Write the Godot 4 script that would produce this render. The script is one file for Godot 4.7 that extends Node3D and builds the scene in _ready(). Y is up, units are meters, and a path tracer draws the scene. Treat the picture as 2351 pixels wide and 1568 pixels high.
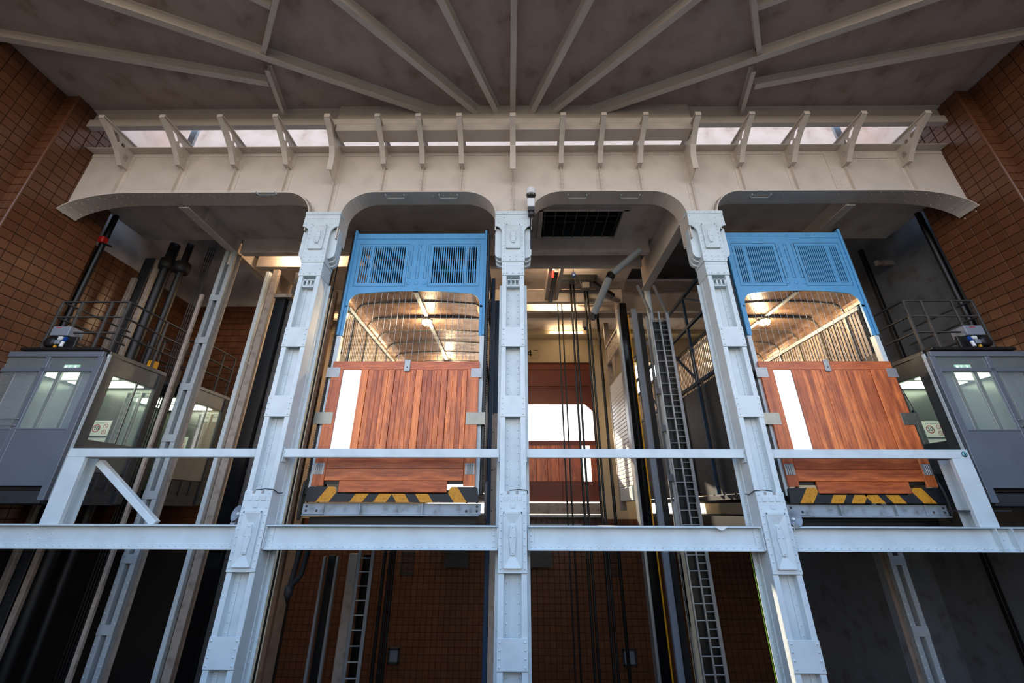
extends Node3D
# Lift hall of an old river tunnel: riveted steel portal, two timber-gated vehicle lifts, two glazed passenger lifts.
# World: y = 0 is the top of the landing beam, z = 0 the front of the steel columns, the camera stands at z = 6.7.

const FOCAL := 914.0
var eye := Vector3(0.0429, 0.24, 6.6844)
var look := Basis.from_euler(Vector3(0.3978, 0.0091, 0.0029), EULER_ORDER_YXZ)
var M := {}
var used := {}

func ray(x: float, y: float) -> Vector3:
	return look * Vector3((x - 1175.5) / FOCAL, (784.0 - y) / FOCAL, -1.0)
func pz(x: float, y: float, z: float) -> Vector3:      # the point of a pixel on the plane at depth z
	var d := ray(x, y)
	return eye + d * ((z - eye.z) / d.z)
func px(x: float, y: float, wx: float) -> Vector3:
	var d := ray(x, y)
	return eye + d * ((wx - eye.x) / d.x)
func py(x: float, y: float, wy: float) -> Vector3:
	var d := ray(x, y)
	return eye + d * ((wy - eye.y) / d.y)
func seen_at(p: Vector3) -> Vector3:                    # pixel x, y and depth of a world point
	var c := look.inverse() * (p - eye)
	return Vector3(1175.5 + FOCAL * c.x / -c.z, 784.0 - FOCAL * c.y / -c.z, -c.z)

class Shape:
	var st := SurfaceTool.new()
	var n := 0
	func _init() -> void:
		st.begin(Mesh.PRIMITIVE_TRIANGLES)
	func flat() -> void: st.set_smooth_group(-1)
	func soft() -> void:
		n += 1
		st.set_smooth_group(n)
	func tri(a: Vector3, b: Vector3, c: Vector3) -> void:   # counter-clockwise seen from outside
		st.add_vertex(a); st.add_vertex(c); st.add_vertex(b)
	func quad(a: Vector3, b: Vector3, c: Vector3, d: Vector3) -> void:
		tri(a, b, c); tri(a, c, d)
	func box(x0: float, x1: float, y0: float, y1: float, z0: float, z1: float) -> void:
		obox(Transform3D(Basis(), Vector3((x0 + x1) / 2, (y0 + y1) / 2, (z0 + z1) / 2)), Vector3(absf(x1 - x0), absf(y1 - y0), absf(z1 - z0)))
	func cbox(x0: float, x1: float, y0: float, y1: float, z0: float, z1: float, c := 0.008) -> void:
		obox(Transform3D(Basis(), Vector3((x0 + x1) / 2, (y0 + y1) / 2, (z0 + z1) / 2)), Vector3(absf(x1 - x0), absf(y1 - y0), absf(z1 - z0)), c)
	func obox(t: Transform3D, s: Vector3, c := 0.0) -> void:
		flat()
		var h := s / 2
		if c <= 0.0:
			for k in 6:
				var a := k / 2
				var u := Vector3(); var v := Vector3(); var w := Vector3()
				w[a] = h[a] * (1 if k % 2 == 0 else -1)
				u[(a + 1) % 3] = h[(a + 1) % 3]; v[(a + 2) % 3] = h[(a + 2) % 3]
				if k % 2: u = -u
				quad(t * (w - u - v), t * (w + u - v), t * (w + u + v), t * (w - u + v))
			return
		c = minf(c, minf(h.x, minf(h.y, h.z)) * 0.6)
		for k in 6:
			var a := k / 2
			var sg := 1.0 if k % 2 == 0 else -1.0
			var u := Vector3(); var v := Vector3(); var w := Vector3()
			w[a] = h[a] * sg
			u[(a + 1) % 3] = h[(a + 1) % 3] - c; v[(a + 2) % 3] = h[(a + 2) % 3] - c
			if k % 2: u = -u
			quad(t * (w - u - v), t * (w + u - v), t * (w + u + v), t * (w - u + v))
		for a in 3:
			var b := (a + 1) % 3
			var d := (a + 2) % 3
			for sb in [-1.0, 1.0]:
				for sd in [-1.0, 1.0]:
					var e := Vector3(); e[a] = h[a] - c
					var p := Vector3(); p[b] = h[b] * sb; p[d] = (h[d] - c) * sd
					var q := Vector3(); q[b] = (h[b] - c) * sb; q[d] = h[d] * sd
					if sb * sd > 0: _edge(t, p, q, e)
					else: _edge(t, q, p, e)
		for sx in [-1.0, 1.0]:
			for sy in [-1.0, 1.0]:
				for sz in [-1.0, 1.0]:
					var a := Vector3(h.x * sx, (h.y - c) * sy, (h.z - c) * sz)
					var b := Vector3((h.x - c) * sx, h.y * sy, (h.z - c) * sz)
					var d := Vector3((h.x - c) * sx, (h.y - c) * sy, h.z * sz)
					if sx * sy * sz > 0: tri(t * a, t * b, t * d)
					else: tri(t * a, t * d, t * b)
	func _edge(t: Transform3D, p: Vector3, q: Vector3, e: Vector3) -> void:
		quad(t * (p - e), t * (q - e), t * (q + e), t * (p + e))
	func bar(a: Vector3, b: Vector3, w: float, hh: float, up := Vector3.UP, c := 0.0) -> void:   # a square bar from a to b
		var f := (b - a).normalized()
		var s := f.cross(up)
		if s.length() < 0.01: s = f.cross(Vector3.BACK)
		s = s.normalized()
		obox(Transform3D(Basis(s, s.cross(f), f * -1.0).orthonormalized(), (a + b) / 2), Vector3(w, hh, a.distance_to(b)), c)
	func tube(pts: PackedVector3Array, r: float, sides := 8) -> void:
		var rings := []
		var side := Vector3()
		for i in pts.size():
			var f := (pts[mini(i + 1, pts.size() - 1)] - pts[maxi(i - 1, 0)]).normalized()
			if i == 0: side = f.cross(Vector3.UP if absf(f.y) < 0.9 else Vector3.RIGHT).normalized()
			else: side = (side - f * side.dot(f)).normalized()
			var up := side.cross(f)
			var ring := PackedVector3Array()
			for k in sides:
				var a := TAU * k / sides
				ring.append(pts[i] + side * cos(a) * r + up * sin(a) * r)
			rings.append(ring)
		soft()
		for i in rings.size() - 1:
			for k in sides:
				var m := (k + 1) % sides
				quad(rings[i][k], rings[i + 1][k], rings[i + 1][m], rings[i][m])
		flat()
		for k in range(1, sides - 1):
			tri(rings[0][0], rings[0][k], rings[0][k + 1])
			tri(rings[-1][0], rings[-1][k + 1], rings[-1][k])
	func rod(a: Vector3, b: Vector3, r: float, sides := 8) -> void:
		tube(PackedVector3Array([a, b]), r, sides)
	func lathe(prof: PackedVector2Array, o: Vector3, axis: Vector3, sides := 20) -> void:   # x = radius, y = along the axis
		var s := axis.cross(Vector3.UP if absf(axis.y) < 0.9 else Vector3.RIGHT).normalized()
		var u := s.cross(axis)
		soft()
		for i in prof.size() - 1:
			for k in sides:
				var a := TAU * k / sides
				var b := TAU * (k + 1) / sides
				var d0 := s * cos(a) + u * sin(a)
				var d1 := s * cos(b) + u * sin(b)
				var p0 := o + axis * prof[i].y
				var p1 := o + axis * prof[i + 1].y
				quad(p0 + d0 * prof[i].x, p1 + d0 * prof[i + 1].x, p1 + d1 * prof[i + 1].x, p0 + d1 * prof[i].x)
	func prism(poly: PackedVector2Array, t: Transform3D, d: float) -> void:   # polygon in the local xy plane, from z = 0 back to z = -d
		flat()
		var p := poly.duplicate()
		if Geometry2D.is_polygon_clockwise(p): p.reverse()
		var ids := Geometry2D.triangulate_polygon(p)
		for i in range(0, ids.size(), 3):
			var a := p[ids[i]]; var b := p[ids[i + 1]]; var c := p[ids[i + 2]]
			if (b - a).cross(c - a) < 0:
				var w := b; b = c; c = w
			tri(t * Vector3(a.x, a.y, 0), t * Vector3(b.x, b.y, 0), t * Vector3(c.x, c.y, 0))
			tri(t * Vector3(a.x, a.y, -d), t * Vector3(c.x, c.y, -d), t * Vector3(b.x, b.y, -d))
		for i in p.size():
			var a := p[i]; var b := p[(i + 1) % p.size()]
			quad(t * Vector3(a.x, a.y, -d), t * Vector3(b.x, b.y, -d), t * Vector3(b.x, b.y, 0), t * Vector3(a.x, a.y, 0))
	func prism_x(poly: PackedVector2Array, x0: float, x1: float) -> void:     # polygon of (z, y), from x0 to x1
		prism(poly, Transform3D(Basis(Vector3(0, 0, 1), Vector3(0, 1, 0), Vector3(-1, 0, 0)), Vector3(x0, 0, 0)), x1 - x0)
	func ribbon(path: PackedVector2Array, z0: float, z1: float, th: float) -> void:   # a plate bent along a path in xy, th thick upwards of the path
		flat()
		var off := PackedVector2Array()
		for i in path.size():
			var f := (path[mini(i + 1, path.size() - 1)] - path[maxi(i - 1, 0)]).normalized()
			off.append(path[i] + Vector2(-f.y, f.x) * th)
		for i in path.size() - 1:
			var a := path[i]; var b := path[i + 1]; var c := off[i + 1]; var d := off[i]
			quad(Vector3(a.x, a.y, z0), Vector3(b.x, b.y, z0), Vector3(c.x, c.y, z0), Vector3(d.x, d.y, z0))
			quad(Vector3(a.x, a.y, z1), Vector3(d.x, d.y, z1), Vector3(c.x, c.y, z1), Vector3(b.x, b.y, z1))
			quad(Vector3(a.x, a.y, z1), Vector3(b.x, b.y, z1), Vector3(b.x, b.y, z0), Vector3(a.x, a.y, z0))
			quad(Vector3(d.x, d.y, z0), Vector3(c.x, c.y, z0), Vector3(c.x, c.y, z1), Vector3(d.x, d.y, z1))
	func rivet(p: Vector3, nrm: Vector3, r := 0.013) -> void:
		var s := nrm.cross(Vector3.UP if absf(nrm.y) < 0.9 else Vector3.RIGHT).normalized()
		var u := s.cross(nrm)
		soft()
		var lower := []; var upper := []
		for k in 7:
			var d := s * cos(TAU * k / 7) + u * sin(TAU * k / 7)
			lower.append(p + d * r - nrm * 0.001)
			upper.append(p + d * r * 0.72 + nrm * r * 0.55)
		var top := p + nrm * r * 0.8
		for k in 7:
			var m := (k + 1) % 7
			quad(lower[k], upper[k], upper[m], lower[m])
			tri(upper[k], top, upper[m])
	func rivets(a: Vector3, b: Vector3, step: float, nrm: Vector3, r := 0.013) -> void:
		var c := maxi(1, int(round(a.distance_to(b) / step)))
		for i in c + 1: rivet(a.lerp(b, float(i) / c), nrm, r)
	func mesh() -> ArrayMesh:
		st.generate_normals()
		return st.commit()

func numbered(called: String) -> String:
	var k: int = used.get(called, 0)
	used[called] = k + 1
	return called if k == 0 else "%s_%03d" % [called, k]
func tag(o: Node, label := "", category := "", group := "", kind := "") -> void:
	if label: o.set_meta("label", label)
	if category: o.set_meta("category", category)
	if group: o.set_meta("group", group)
	if kind: o.set_meta("kind", kind)
func thing(called: String, base: Vector3, label: String, category: String, group := "", kind := "") -> Node3D:
	var o := Node3D.new()
	o.name = numbered(called)
	add_child(o)
	o.position = base
	tag(o, label, category, group, kind)
	return o
func part(parent: Node3D, called: String, s: Shape, m: Material, label := "", kind := "") -> MeshInstance3D:   # the shape is in world coordinates
	return place(parent, called, s.mesh(), m, -parent.position if parent.get_parent() == self else Vector3.ZERO, label, kind)
func place(parent: Node3D, called: String, mesh: Mesh, m: Material, at: Vector3, label := "", kind := "") -> MeshInstance3D:
	var o := MeshInstance3D.new()
	o.mesh = mesh
	o.material_override = m
	o.name = called
	parent.add_child(o, true)
	o.position = at
	tag(o, label, "", "", kind)
	return o
func one(called: String, s: Shape, m: Material, label: String, category: String, group := "", kind := "") -> MeshInstance3D:   # a thing of one mesh
	var o := MeshInstance3D.new()
	o.mesh = s.mesh()
	o.material_override = m
	o.name = numbered(called)
	add_child(o)
	tag(o, label, category, group, kind)
	return o
func copy(o: Node3D, at: Vector3, label := "") -> Node3D:
	var c: Node3D = o.duplicate()
	c.name = numbered(String(o.name).get_slice("_0", 0))
	add_child(c)
	c.position = at
	if label: c.set_meta("label", label)
	return c

# ---------- materials
func noise_tex(freq: float, ramp: Array, seed_: int, size := 512, octaves := 4, stretch := 1.0) -> ImageTexture:
	var f := FastNoiseLite.new()
	f.seed = seed_
	f.frequency = freq
	f.fractal_octaves = octaves
	var g := Gradient.new()
	g.offsets = PackedFloat32Array(); g.colors = PackedColorArray()
	var offs := PackedFloat32Array(); var cols := PackedColorArray()
	for r in ramp:
		offs.append(r[0]); cols.append(r[1])
	g.offsets = offs; g.colors = cols
	var src := f.get_seamless_image(size, int(size * stretch), false, false, 0.2)
	src.resize(size, size, Image.INTERPOLATE_BILINEAR)
	var im := Image.create(size, size, false, Image.FORMAT_RGB8)
	for y in size:
		for x in size: im.set_pixel(x, y, g.sample(src.get_pixel(x, y).r))
	return ImageTexture.create_from_image(im)
func paint(called: String, c: Color, rough := 0.5, metal := 0.0, tex: Texture2D = null, scale := 0.6) -> StandardMaterial3D:
	var m := StandardMaterial3D.new()
	m.resource_name = called
	m.albedo_color = c
	m.roughness = rough
	m.metallic = metal
	if tex:
		m.albedo_texture = tex
		m.uv1_triplanar = true
		m.uv1_world_triplanar = true
		m.uv1_scale = Vector3.ONE * scale
	M[called] = m
	return m
func glow(called: String, c: Color, e: float) -> StandardMaterial3D:
	var m := paint(called, Color(0.9, 0.9, 0.9), 0.4)
	m.emission_enabled = true
	m.emission = c
	m.emission_energy_multiplier = e
	return m

func make_materials() -> void:
	var g := func(v: float) -> Color: return Color(v, v, v)
	var worn := noise_tex(0.006, [[0.0, g.call(0.93)], [0.45, g.call(0.975)], [1.0, g.call(1.0)]], 11)
	var grime := noise_tex(0.009, [[0.0, Color(0.62, 0.58, 0.54)], [0.22, Color(0.88, 0.865, 0.85)], [0.45, g.call(0.965)], [1.0, g.call(1.0)]], 5, 512, 5)
	var plaster := noise_tex(0.007, [[0.0, Color(0.80, 0.765, 0.73)], [0.3, Color(0.94, 0.93, 0.915)], [0.6, g.call(0.98)], [1.0, g.call(1.0)]], 23)
	paint("steel", Color(0.81, 0.845, 0.855), 0.42, 0.0, worn, 0.7)
	paint("girder_paint", Color(0.845, 0.795, 0.745), 0.5, 0.0, worn, 0.5)
	paint("plaster", Color(0.80, 0.75, 0.715), 0.85, 0.0, plaster, 0.35)
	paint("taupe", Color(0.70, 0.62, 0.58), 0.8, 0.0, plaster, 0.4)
	paint("cream", Color(0.84, 0.78, 0.66), 0.75, 0.0, worn, 0.4)
	paint("grey_wall", Color(0.44, 0.45, 0.47), 0.8, 0.0, plaster, 0.5)
	paint("lantern_plaster", Color(0.88, 0.775, 0.70), 0.85, 0.0, plaster, 0.35)
	paint("floor_stone", Color(0.50, 0.44, 0.375), 0.7, 0.0, plaster, 0.4)
	paint("paving", Color(0.74, 0.71, 0.66), 0.9, 0.0, plaster, 0.3)
	paint("grout", Color(0.12, 0.085, 0.065), 0.9)
	for k in 4:
		var c: Color = [Color(0.425, 0.262, 0.168), Color(0.40, 0.246, 0.158), Color(0.44, 0.276, 0.178), Color(0.41, 0.252, 0.155)][k]
		paint("tile_%d" % k, c, 0.32, 0.0, worn, 1.3)
	paint("blue", Color(0.32, 0.60, 0.79), 0.42, 0.0, worn, 0.8)
	paint("dark_blue", Color(0.09, 0.20, 0.30), 0.5, 0.0, grime, 0.8)
	paint("black", Color(0.045, 0.045, 0.05), 0.45)
	paint("rubber", Color(0.06, 0.06, 0.065), 0.6)
	paint("grease", Color(0.05, 0.05, 0.055), 0.14, 0.0, grime, 1.0)
	paint("iron", Color(0.30, 0.29, 0.285), 0.5, 0.35, grime, 1.0)
	paint("dark_steel", Color(0.22, 0.225, 0.235), 0.5, 0.2, grime, 0.9)
	paint("galvanised", Color(0.62, 0.63, 0.64), 0.36, 0.55, worn, 1.5)
	paint("stainless", Color(0.50, 0.51, 0.49), 0.28, 0.85, worn, 1.2)
	paint("brushed", Color(0.50, 0.50, 0.49), 0.38, 0.75, worn, 1.2)
	paint("beige_steel", Color(0.66, 0.60, 0.55), 0.5, 0.0, grime, 0.8)
	paint("white", Color(0.88, 0.88, 0.88), 0.35)
	paint("paper", Color(0.86, 0.87, 0.84), 0.6)
	paint("red", Color(0.70, 0.10, 0.08), 0.5)
	paint("yellow", Color(0.88, 0.62, 0.06), 0.5, 0.0, grime, 2.0)
	paint("hazard_yellow", Color(0.83, 0.56, 0.10), 0.55, 0.0, grime, 3.0)
	paint("hazard_black", Color(0.10, 0.115, 0.135), 0.5, 0.0, grime, 3.0)
	paint("door_red", Color(0.44, 0.175, 0.085), 0.45, 0.0, worn, 0.6)
	paint("green", Color(0.05, 0.45, 0.22), 0.5)
	paint("wire_green", Color(0.42, 0.62, 0.08), 0.5)
	paint("blue_plastic", Color(0.05, 0.14, 0.30), 0.35)
	paint("cast_grey", Color(0.50, 0.53, 0.57), 0.42)
	paint("sheet", Color(0.44, 0.465, 0.505), 0.45, 0.25, worn, 0.5)
	paint("old_timber", Color(0.46, 0.33, 0.235), 0.7, 0.0, grime, 0.8)
	paint("dull_steel", Color(0.66, 0.685, 0.70), 0.5, 0.0, worn, 0.8)
	paint("platform_grey", Color(0.60, 0.64, 0.67), 0.5, 0.0, grime, 0.8)
	# varnished softwood: grain lines along v, in five tones
	for w in 2:
		var im := Image.create(512, 512, false, Image.FORMAT_RGB8)
		var f1 := FastNoiseLite.new(); f1.seed = 31 + w; f1.frequency = 0.05
		var f2 := FastNoiseLite.new(); f2.seed = 47 + w; f2.frequency = 0.012
		for y in 512:
			for x in 512:
				var fx := 256 - absi(256 - x)        # mirrored, so that the repeats join
				var fy := 256 - absi(256 - y)
				var a := f1.get_noise_2d(fx * 1.6, fy * 0.08)
				var b := f2.get_noise_2d(fx * 1.0, fy * 0.18)
				var ring := 0.5 + 0.5 * sin((fx * 0.32 + b * 14.0))
				var t := clampf(0.70 + a * 0.25 + b * 0.6 - ring * 0.14, 0.0, 1.0)
				var c := Color(0.48, 0.18, 0.08).lerp(Color(1.0, 0.58, 0.305), t)
				if w == 0: im.set_pixel(x, y, c)
				else: im.set_pixel(y, x, c)
		var tex := ImageTexture.create_from_image(im)
		for k in 5:
			var tint: Color = [Color(0.96, 0.94, 0.92), Color(0.86, 0.78, 0.74), Color(1.0, 0.98, 0.95), Color(0.82, 0.73, 0.69), Color(0.92, 0.87, 0.83)][k]
			var m := paint("wood_%s%d" % [["v", "h"][w], k], tint, 0.42, 0.0, tex, 0.8)
			m.uv1_offset = Vector3(0.17 * k, 0.31 * k, 0.23 * k)
			m.clearcoat_enabled = true
			m.clearcoat = 0.2
			m.clearcoat_roughness = 0.2
	var veneer := paint("veneer", Color(0.60, 0.50, 0.425), 0.28, 0.0, noise_tex(0.008, [[0.0, Color(0.66, 0.58, 0.52)], [0.4, Color(0.88, 0.84, 0.80)], [1.0, Color(1, 1, 1)]], 71, 512, 4), 0.7)
	veneer.metallic = 0.35
	var glass := paint("glass", Color(0.82, 0.90, 0.90, 0.10), 0.04)
	glass.transparency = BaseMaterial3D.TRANSPARENCY_ALPHA
	var dome := paint("smoked_glass", Color(0.02, 0.02, 0.025), 0.05)
	dome.clearcoat_enabled = true
	paint("reflective_pane", Color(0.86, 0.87, 0.88), 0.03, 0.92)
	glow("bulb", Color(1.0, 0.80, 0.52), 9.0)
	glow("tube_lamp", Color(1.0, 0.86, 0.66), 9.0)
	glow("panel_lamp", Color(0.93, 1.0, 0.88), 3.2)
	glow("exit_lamp", Color(0.02, 0.55, 0.25), 0.9)
	glow("exit_white", Color(0.85, 1.0, 0.9), 1.3)
	glow("red_lamp", Color(1.0, 0.12, 0.05), 2.5)
	glow("leader_lamp", Color(1.0, 0.97, 0.92), 5.0)

func _ready() -> void:
	# camera
	var cam := Camera3D.new()
	cam.name = "camera"
	cam.fov = rad_to_deg(2.0 * atan(784.0 / FOCAL))
	cam.transform = Transform3D(look, eye)
	cam.near = 0.05
	add_child(cam)
	cam.current = true
	# sky: a bright hazy day that enters through the roof light behind the camera and the gates at the far end
	var we := WorldEnvironment.new()
	we.name = "world"
	var env := Environment.new()
	var sm := ProceduralSkyMaterial.new()
	sm.sky_top_color = Color(0.38, 0.65, 0.90)
	sm.sky_horizon_color = Color(1.0, 0.945, 0.875)
	sm.sky_curve = 0.35
	sm.ground_bottom_color = Color(0.30, 0.27, 0.24)
	sm.ground_horizon_color = Color(0.42, 0.38, 0.34)
	sm.sun_angle_max = 1.0
	var sky := Sky.new()
	sky.sky_material = sm
	env.background_mode = Environment.BG_SKY
	env.sky = sky
	env.background_energy_multiplier = 2.8
	env.tonemap_mode = Environment.TONE_MAPPER_LINEAR
	env.tonemap_exposure = 1.35
	env.sdfgi_enabled = true
	env.ssao_enabled = true
	env.ssil_enabled = true
	we.environment = env
	add_child(we)
	# low sun beyond the far gateways: it falls through them on the counterweight and the flank of the right column
	var sun := DirectionalLight3D.new()
	sun.name = "sun"
	sun.light_color = Color(1.0, 0.93, 0.82)
	sun.light_energy = 5.0
	sun.light_angular_distance = 0.6
	sun.shadow_enabled = true
	sun.basis = Basis.looking_at(Vector3(0.25, -0.53, 1.0).normalized(), Vector3.UP)
	add_child(sun)
	make_materials()
	build_shell()
	build_roof()
	build_girder()
	build_columns()
	build_rails()
	build_cars()
	build_passenger_lifts()
	build_shaft()
	build_details()

# ---------- setting
const WALL := 9.85
const ROOF := 8.85
const PIT := -9.5
const FAR := -9.5

func plate_tile(w: float, h: float, d: float) -> ArrayMesh:   # a glazed tile with a bevelled rim, facing +z, its back at z = 0
	var s := Shape.new()
	s.flat()
	var b := 0.006
	var o := [Vector3(-w / 2, -h / 2, 0), Vector3(w / 2, -h / 2, 0), Vector3(w / 2, h / 2, 0), Vector3(-w / 2, h / 2, 0)]
	var i := [Vector3(-w / 2 + b, -h / 2 + b, d), Vector3(w / 2 - b, -h / 2 + b, d), Vector3(w / 2 - b, h / 2 - b, d), Vector3(-w / 2 + b, h / 2 - b, d)]
	s.quad(i[0], i[1], i[2], i[3])
	for k in 4: s.quad(o[k], o[(k + 1) % 4], i[(k + 1) % 4], i[k])
	return s.mesh()

# tiles over a rectangle: o is the lower corner, u and v its sides; the tiles that show largest are parts, the rest one part
func tile_field(parent: Node3D, o: Vector3, u: Vector3, v: Vector3, size: float, most: int, seed_: int, high := 0.0) -> void:
	var n := u.cross(v).normalized()
	var nu := int(u.length() / size); var nv := int(v.length() / (high if high > 0.0 else size))
	var du := u / nu; var dv := v / nv
	var basis_ := Basis(u.normalized(), v.normalized(), n)
	var mesh := plate_tile(du.length() - 0.008, dv.length() - 0.008, 0.012)
	var rng := RandomNumberGenerator.new()
	rng.seed = seed_
	var all := []
	for i in nu:
		for j in nv:
			var p := o + du * (i + 0.5) + dv * (j + 0.5)
			var t := Transform3D(basis_ * Basis.from_euler(Vector3(rng.randf_range(-0.006, 0.006), rng.randf_range(-0.006, 0.006), 0)), p + n * rng.randf_range(0.0, 0.002))
			var s := seen_at(p)
			var inside := s.z > 0.1 and s.x > -60 and s.x < 2411 and s.y > -60 and s.y < 1628
			all.append([(eye.distance_to(p) if inside else 100.0 + eye.distance_to(p)), t, rng.randi() % 4])
	all.sort_custom(func(a, b): return a[0] < b[0])
	var st := []
	for k in 4:
		var s := SurfaceTool.new()
		s.begin(Mesh.PRIMITIVE_TRIANGLES)
		st.append(s)
	var shift := -parent.position
	for k in all.size():
		var t: Transform3D = all[k][1]
		if k < most:
			var c := place(parent, "tile", mesh, M["tile_%d" % all[k][2]], Vector3.ZERO)
			c.transform = Transform3D(t.basis, t.origin + shift)
		else:
			st[all[k][2]].append_from(mesh, 0, Transform3D(t.basis, t.origin + shift))
	if all.size() > most:
		var am := ArrayMesh.new()
		var mm := []
		for k in 4:
			var before := am.get_surface_count()
			st[k].commit(am)
			if am.get_surface_count() > before: mm.append(M["tile_%d" % k])
		var o2 := MeshInstance3D.new()
		o2.mesh = am
		for k in mm.size(): am.surface_set_material(k, mm[k])
		o2.name = "remaining_tiles"
		parent.add_child(o2, true)
		tag(o2, "", "", "", "stuff")

func wall(called: String, label: String) -> Node3D:
	return thing(called, Vector3.ZERO, label, "wall", "", "structure")

func build_shell() -> void:
	var s: Shape
	for sg in [-1.0, 1.0]:
		var side: String = "left" if sg < 0 else "right"
		var w := wall("wall_" + side, "brown glazed tile wall with a bullnosed pier on the %s" % side)
		s = Shape.new()
		# wall beside the girder, pier face, and the hall wall running on towards and past the camera
		s.box(sg * WALL, sg * (WALL + 0.6), PIT, ROOF, -1.0, 0.58)
		s.box(sg * (WALL + 0.28), sg * (WALL + 0.6), PIT, ROOF + 0.3, 0.5, 4.2)
		s.box(sg * (WALL + 0.28), sg * (WALL + 0.6), PIT, 2.0, 4.2, 15.0)
		part(w, "backing", s, M.grout)
		# tiled faces
		var x0: float = sg * WALL
		if sg < 0:
			tile_field(w, Vector3(x0, -1.6, 0.58 - 0.02), Vector3(0, 0, -1.56), Vector3(0, ROOF + 1.6, 0), 0.2, 130, 3)
			tile_field(w, Vector3(x0 - 0.28, -1.6, 0.58), Vector3(0.28, 0, 0), Vector3(0, ROOF + 1.6, 0), 0.14, 60, 4, 0.2)
			tile_field(w, Vector3(x0 - 0.28, 2.0, 3.2), Vector3(0, 0, -2.62), Vector3(0, ROOF - 2.0, 0), 0.2, 110, 5)
		else:
			tile_field(w, Vector3(x0, -1.6, -1.0), Vector3(0, 0, 1.56), Vector3(0, ROOF + 1.6, 0), 0.2, 130, 6)
			tile_field(w, Vector3(x0, -1.6, 0.58), Vector3(0.28, 0, 0), Vector3(0, ROOF + 1.6, 0), 0.14, 60, 7, 0.2)
			tile_field(w, Vector3(x0 + 0.28, 2.0, 0.58), Vector3(0, 0, 2.62), Vector3(0, ROOF - 2.0, 0), 0.2, 110, 8)
		s = Shape.new()
		s.rod(Vector3(sg * (WALL + 0.012), -1.6, 0.57), Vector3(sg * (WALL + 0.012), ROOF, 0.57), 0.028, 10)
		part(w, "bullnose_trim", s, M.tile_2)
		# recess beside the passenger lifts
		var rec := wall("wall_recess_" + side, "recess wall behind the %s passenger lift, %s" % [side, "plaster above brown tiles" if sg < 0 else "bare grey concrete"])
		s = Shape.new()
		s.box(sg * (WALL + 0.45), sg * (WALL + 0.75), PIT, 9.0, -4.6, -1.0)
		s.box(sg * 7.9, sg * (WALL + 0.75), PIT, 9.0, -4.9, -4.6) if sg < 0 else s.box(sg * (WALL - 0.9), sg * (WALL + 0.75), PIT, 9.0, -9.6, -4.6)
		if sg < 0: s.box(-8.2, -7.9, PIT, 9.0, -9.5, -4.9)
		part(rec, "plaster", s, M.plaster if sg < 0 else M.grey_wall)
		if sg < 0:
			s = Shape.new()
			s.box(-WALL - 0.45, -WALL - 0.435, PIT, 6.2, -4.6, -1.0)
			s.box(-WALL - 0.45, -7.9, PIT, 6.2, -4.6, -4.585)
			part(rec, "tile_bed", s, M.grout)
			tile_field(rec, Vector3(-WALL - 0.435, -0.4, -1.0), Vector3(0, 0, -3.58), Vector3(0, 6.6, 0), 0.2, 140, 9)
			tile_field(rec, Vector3(-WALL - 0.435, -0.4, -4.585), Vector3(2.38, 0, 0), Vector3(0, 6.6, 0), 0.2, 140, 10)
	# far end of the shafts, with three gateways to the street
	var fw := wall("wall_far", "far shaft wall, cream above and brown tiles below, with street gateways")
	s = Shape.new()
	var gates := [[-3.35, -0.75], [0.42, 3.24], [4.75, 7.15]]
	var x := -10.6
	for q in gates:
		s.box(x, q[0], PIT, 9.0, FAR - 0.4, FAR)
		s.box(q[0], q[1], PIT, 0.05, FAR - 0.4, FAR)
		s.box(q[0], q[1], 6.06, 9.0, FAR - 0.4, FAR)
		x = q[1]
	s.box(x, 10.6, PIT, 9.0, FAR - 0.4, FAR)
	part(fw, "masonry", s, M.cream)
	s = Shape.new()
	s.box(-10.6, 10.6, PIT, -0.1, FAR, FAR + 0.01)
	part(fw, "tile_bed", s, M.grout)
	tile_field(fw, Vector3(-7.8, -6.3, FAR + 0.01), Vector3(16.6, 0, 0), Vector3(0, 6.2, 0), 0.2, 260, 12)
	# far lintel beam that carries the tube lamp
	s = Shape.new()
	s.cbox(-10.2, 10.2, 7.15, 7.98, FAR + 0.01, FAR + 0.55, 0.02)
	part(fw, "lintel", s, M.cream)
	# pit floor, rear wall of the hall and street outside
	s = Shape.new()
	s.box(-10.7, 10.7, PIT - 0.3, PIT, FAR - 0.4, 15.4)
	one("floor", s, M.grey_wall, "dark concrete floor at the bottom of the lift pit", "floor", "", "structure")
	s = Shape.new()
	s.box(-10.4, 10.4, -1.6, -1.4, 1.8, 15.0)
	s.box(-10.4, 10.4, PIT, -1.6, 1.8, 2.1)
	one("floor_gallery", s, M.floor_stone, "pale stone floor of the gallery facing the steel portal", "floor", "", "structure")
	s = Shape.new()
	s.box(-10.7, 10.7, PIT, 2.0, 15.0, 15.4)
	one("wall_rear", s, M.cream, "plain wall of the hall opposite the steel portal", "wall", "", "structure")
	s = Shape.new()
	s.box(-30, 30, -0.2, 0.05, FAR - 40, FAR - 0.4)
	one("street", s, M.paving, "pale street surface outside the far gateways", "street", "", "structure")
	# roof over the lift shafts
	s = Shape.new()
	s.box(-10.7, 10.7, 9.0, 9.3, FAR - 0.4, -1.7)
	one("ceiling_shaft", s, M.plaster, "plastered ceiling high over the lift shafts", "ceiling", "", "structure")

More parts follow.
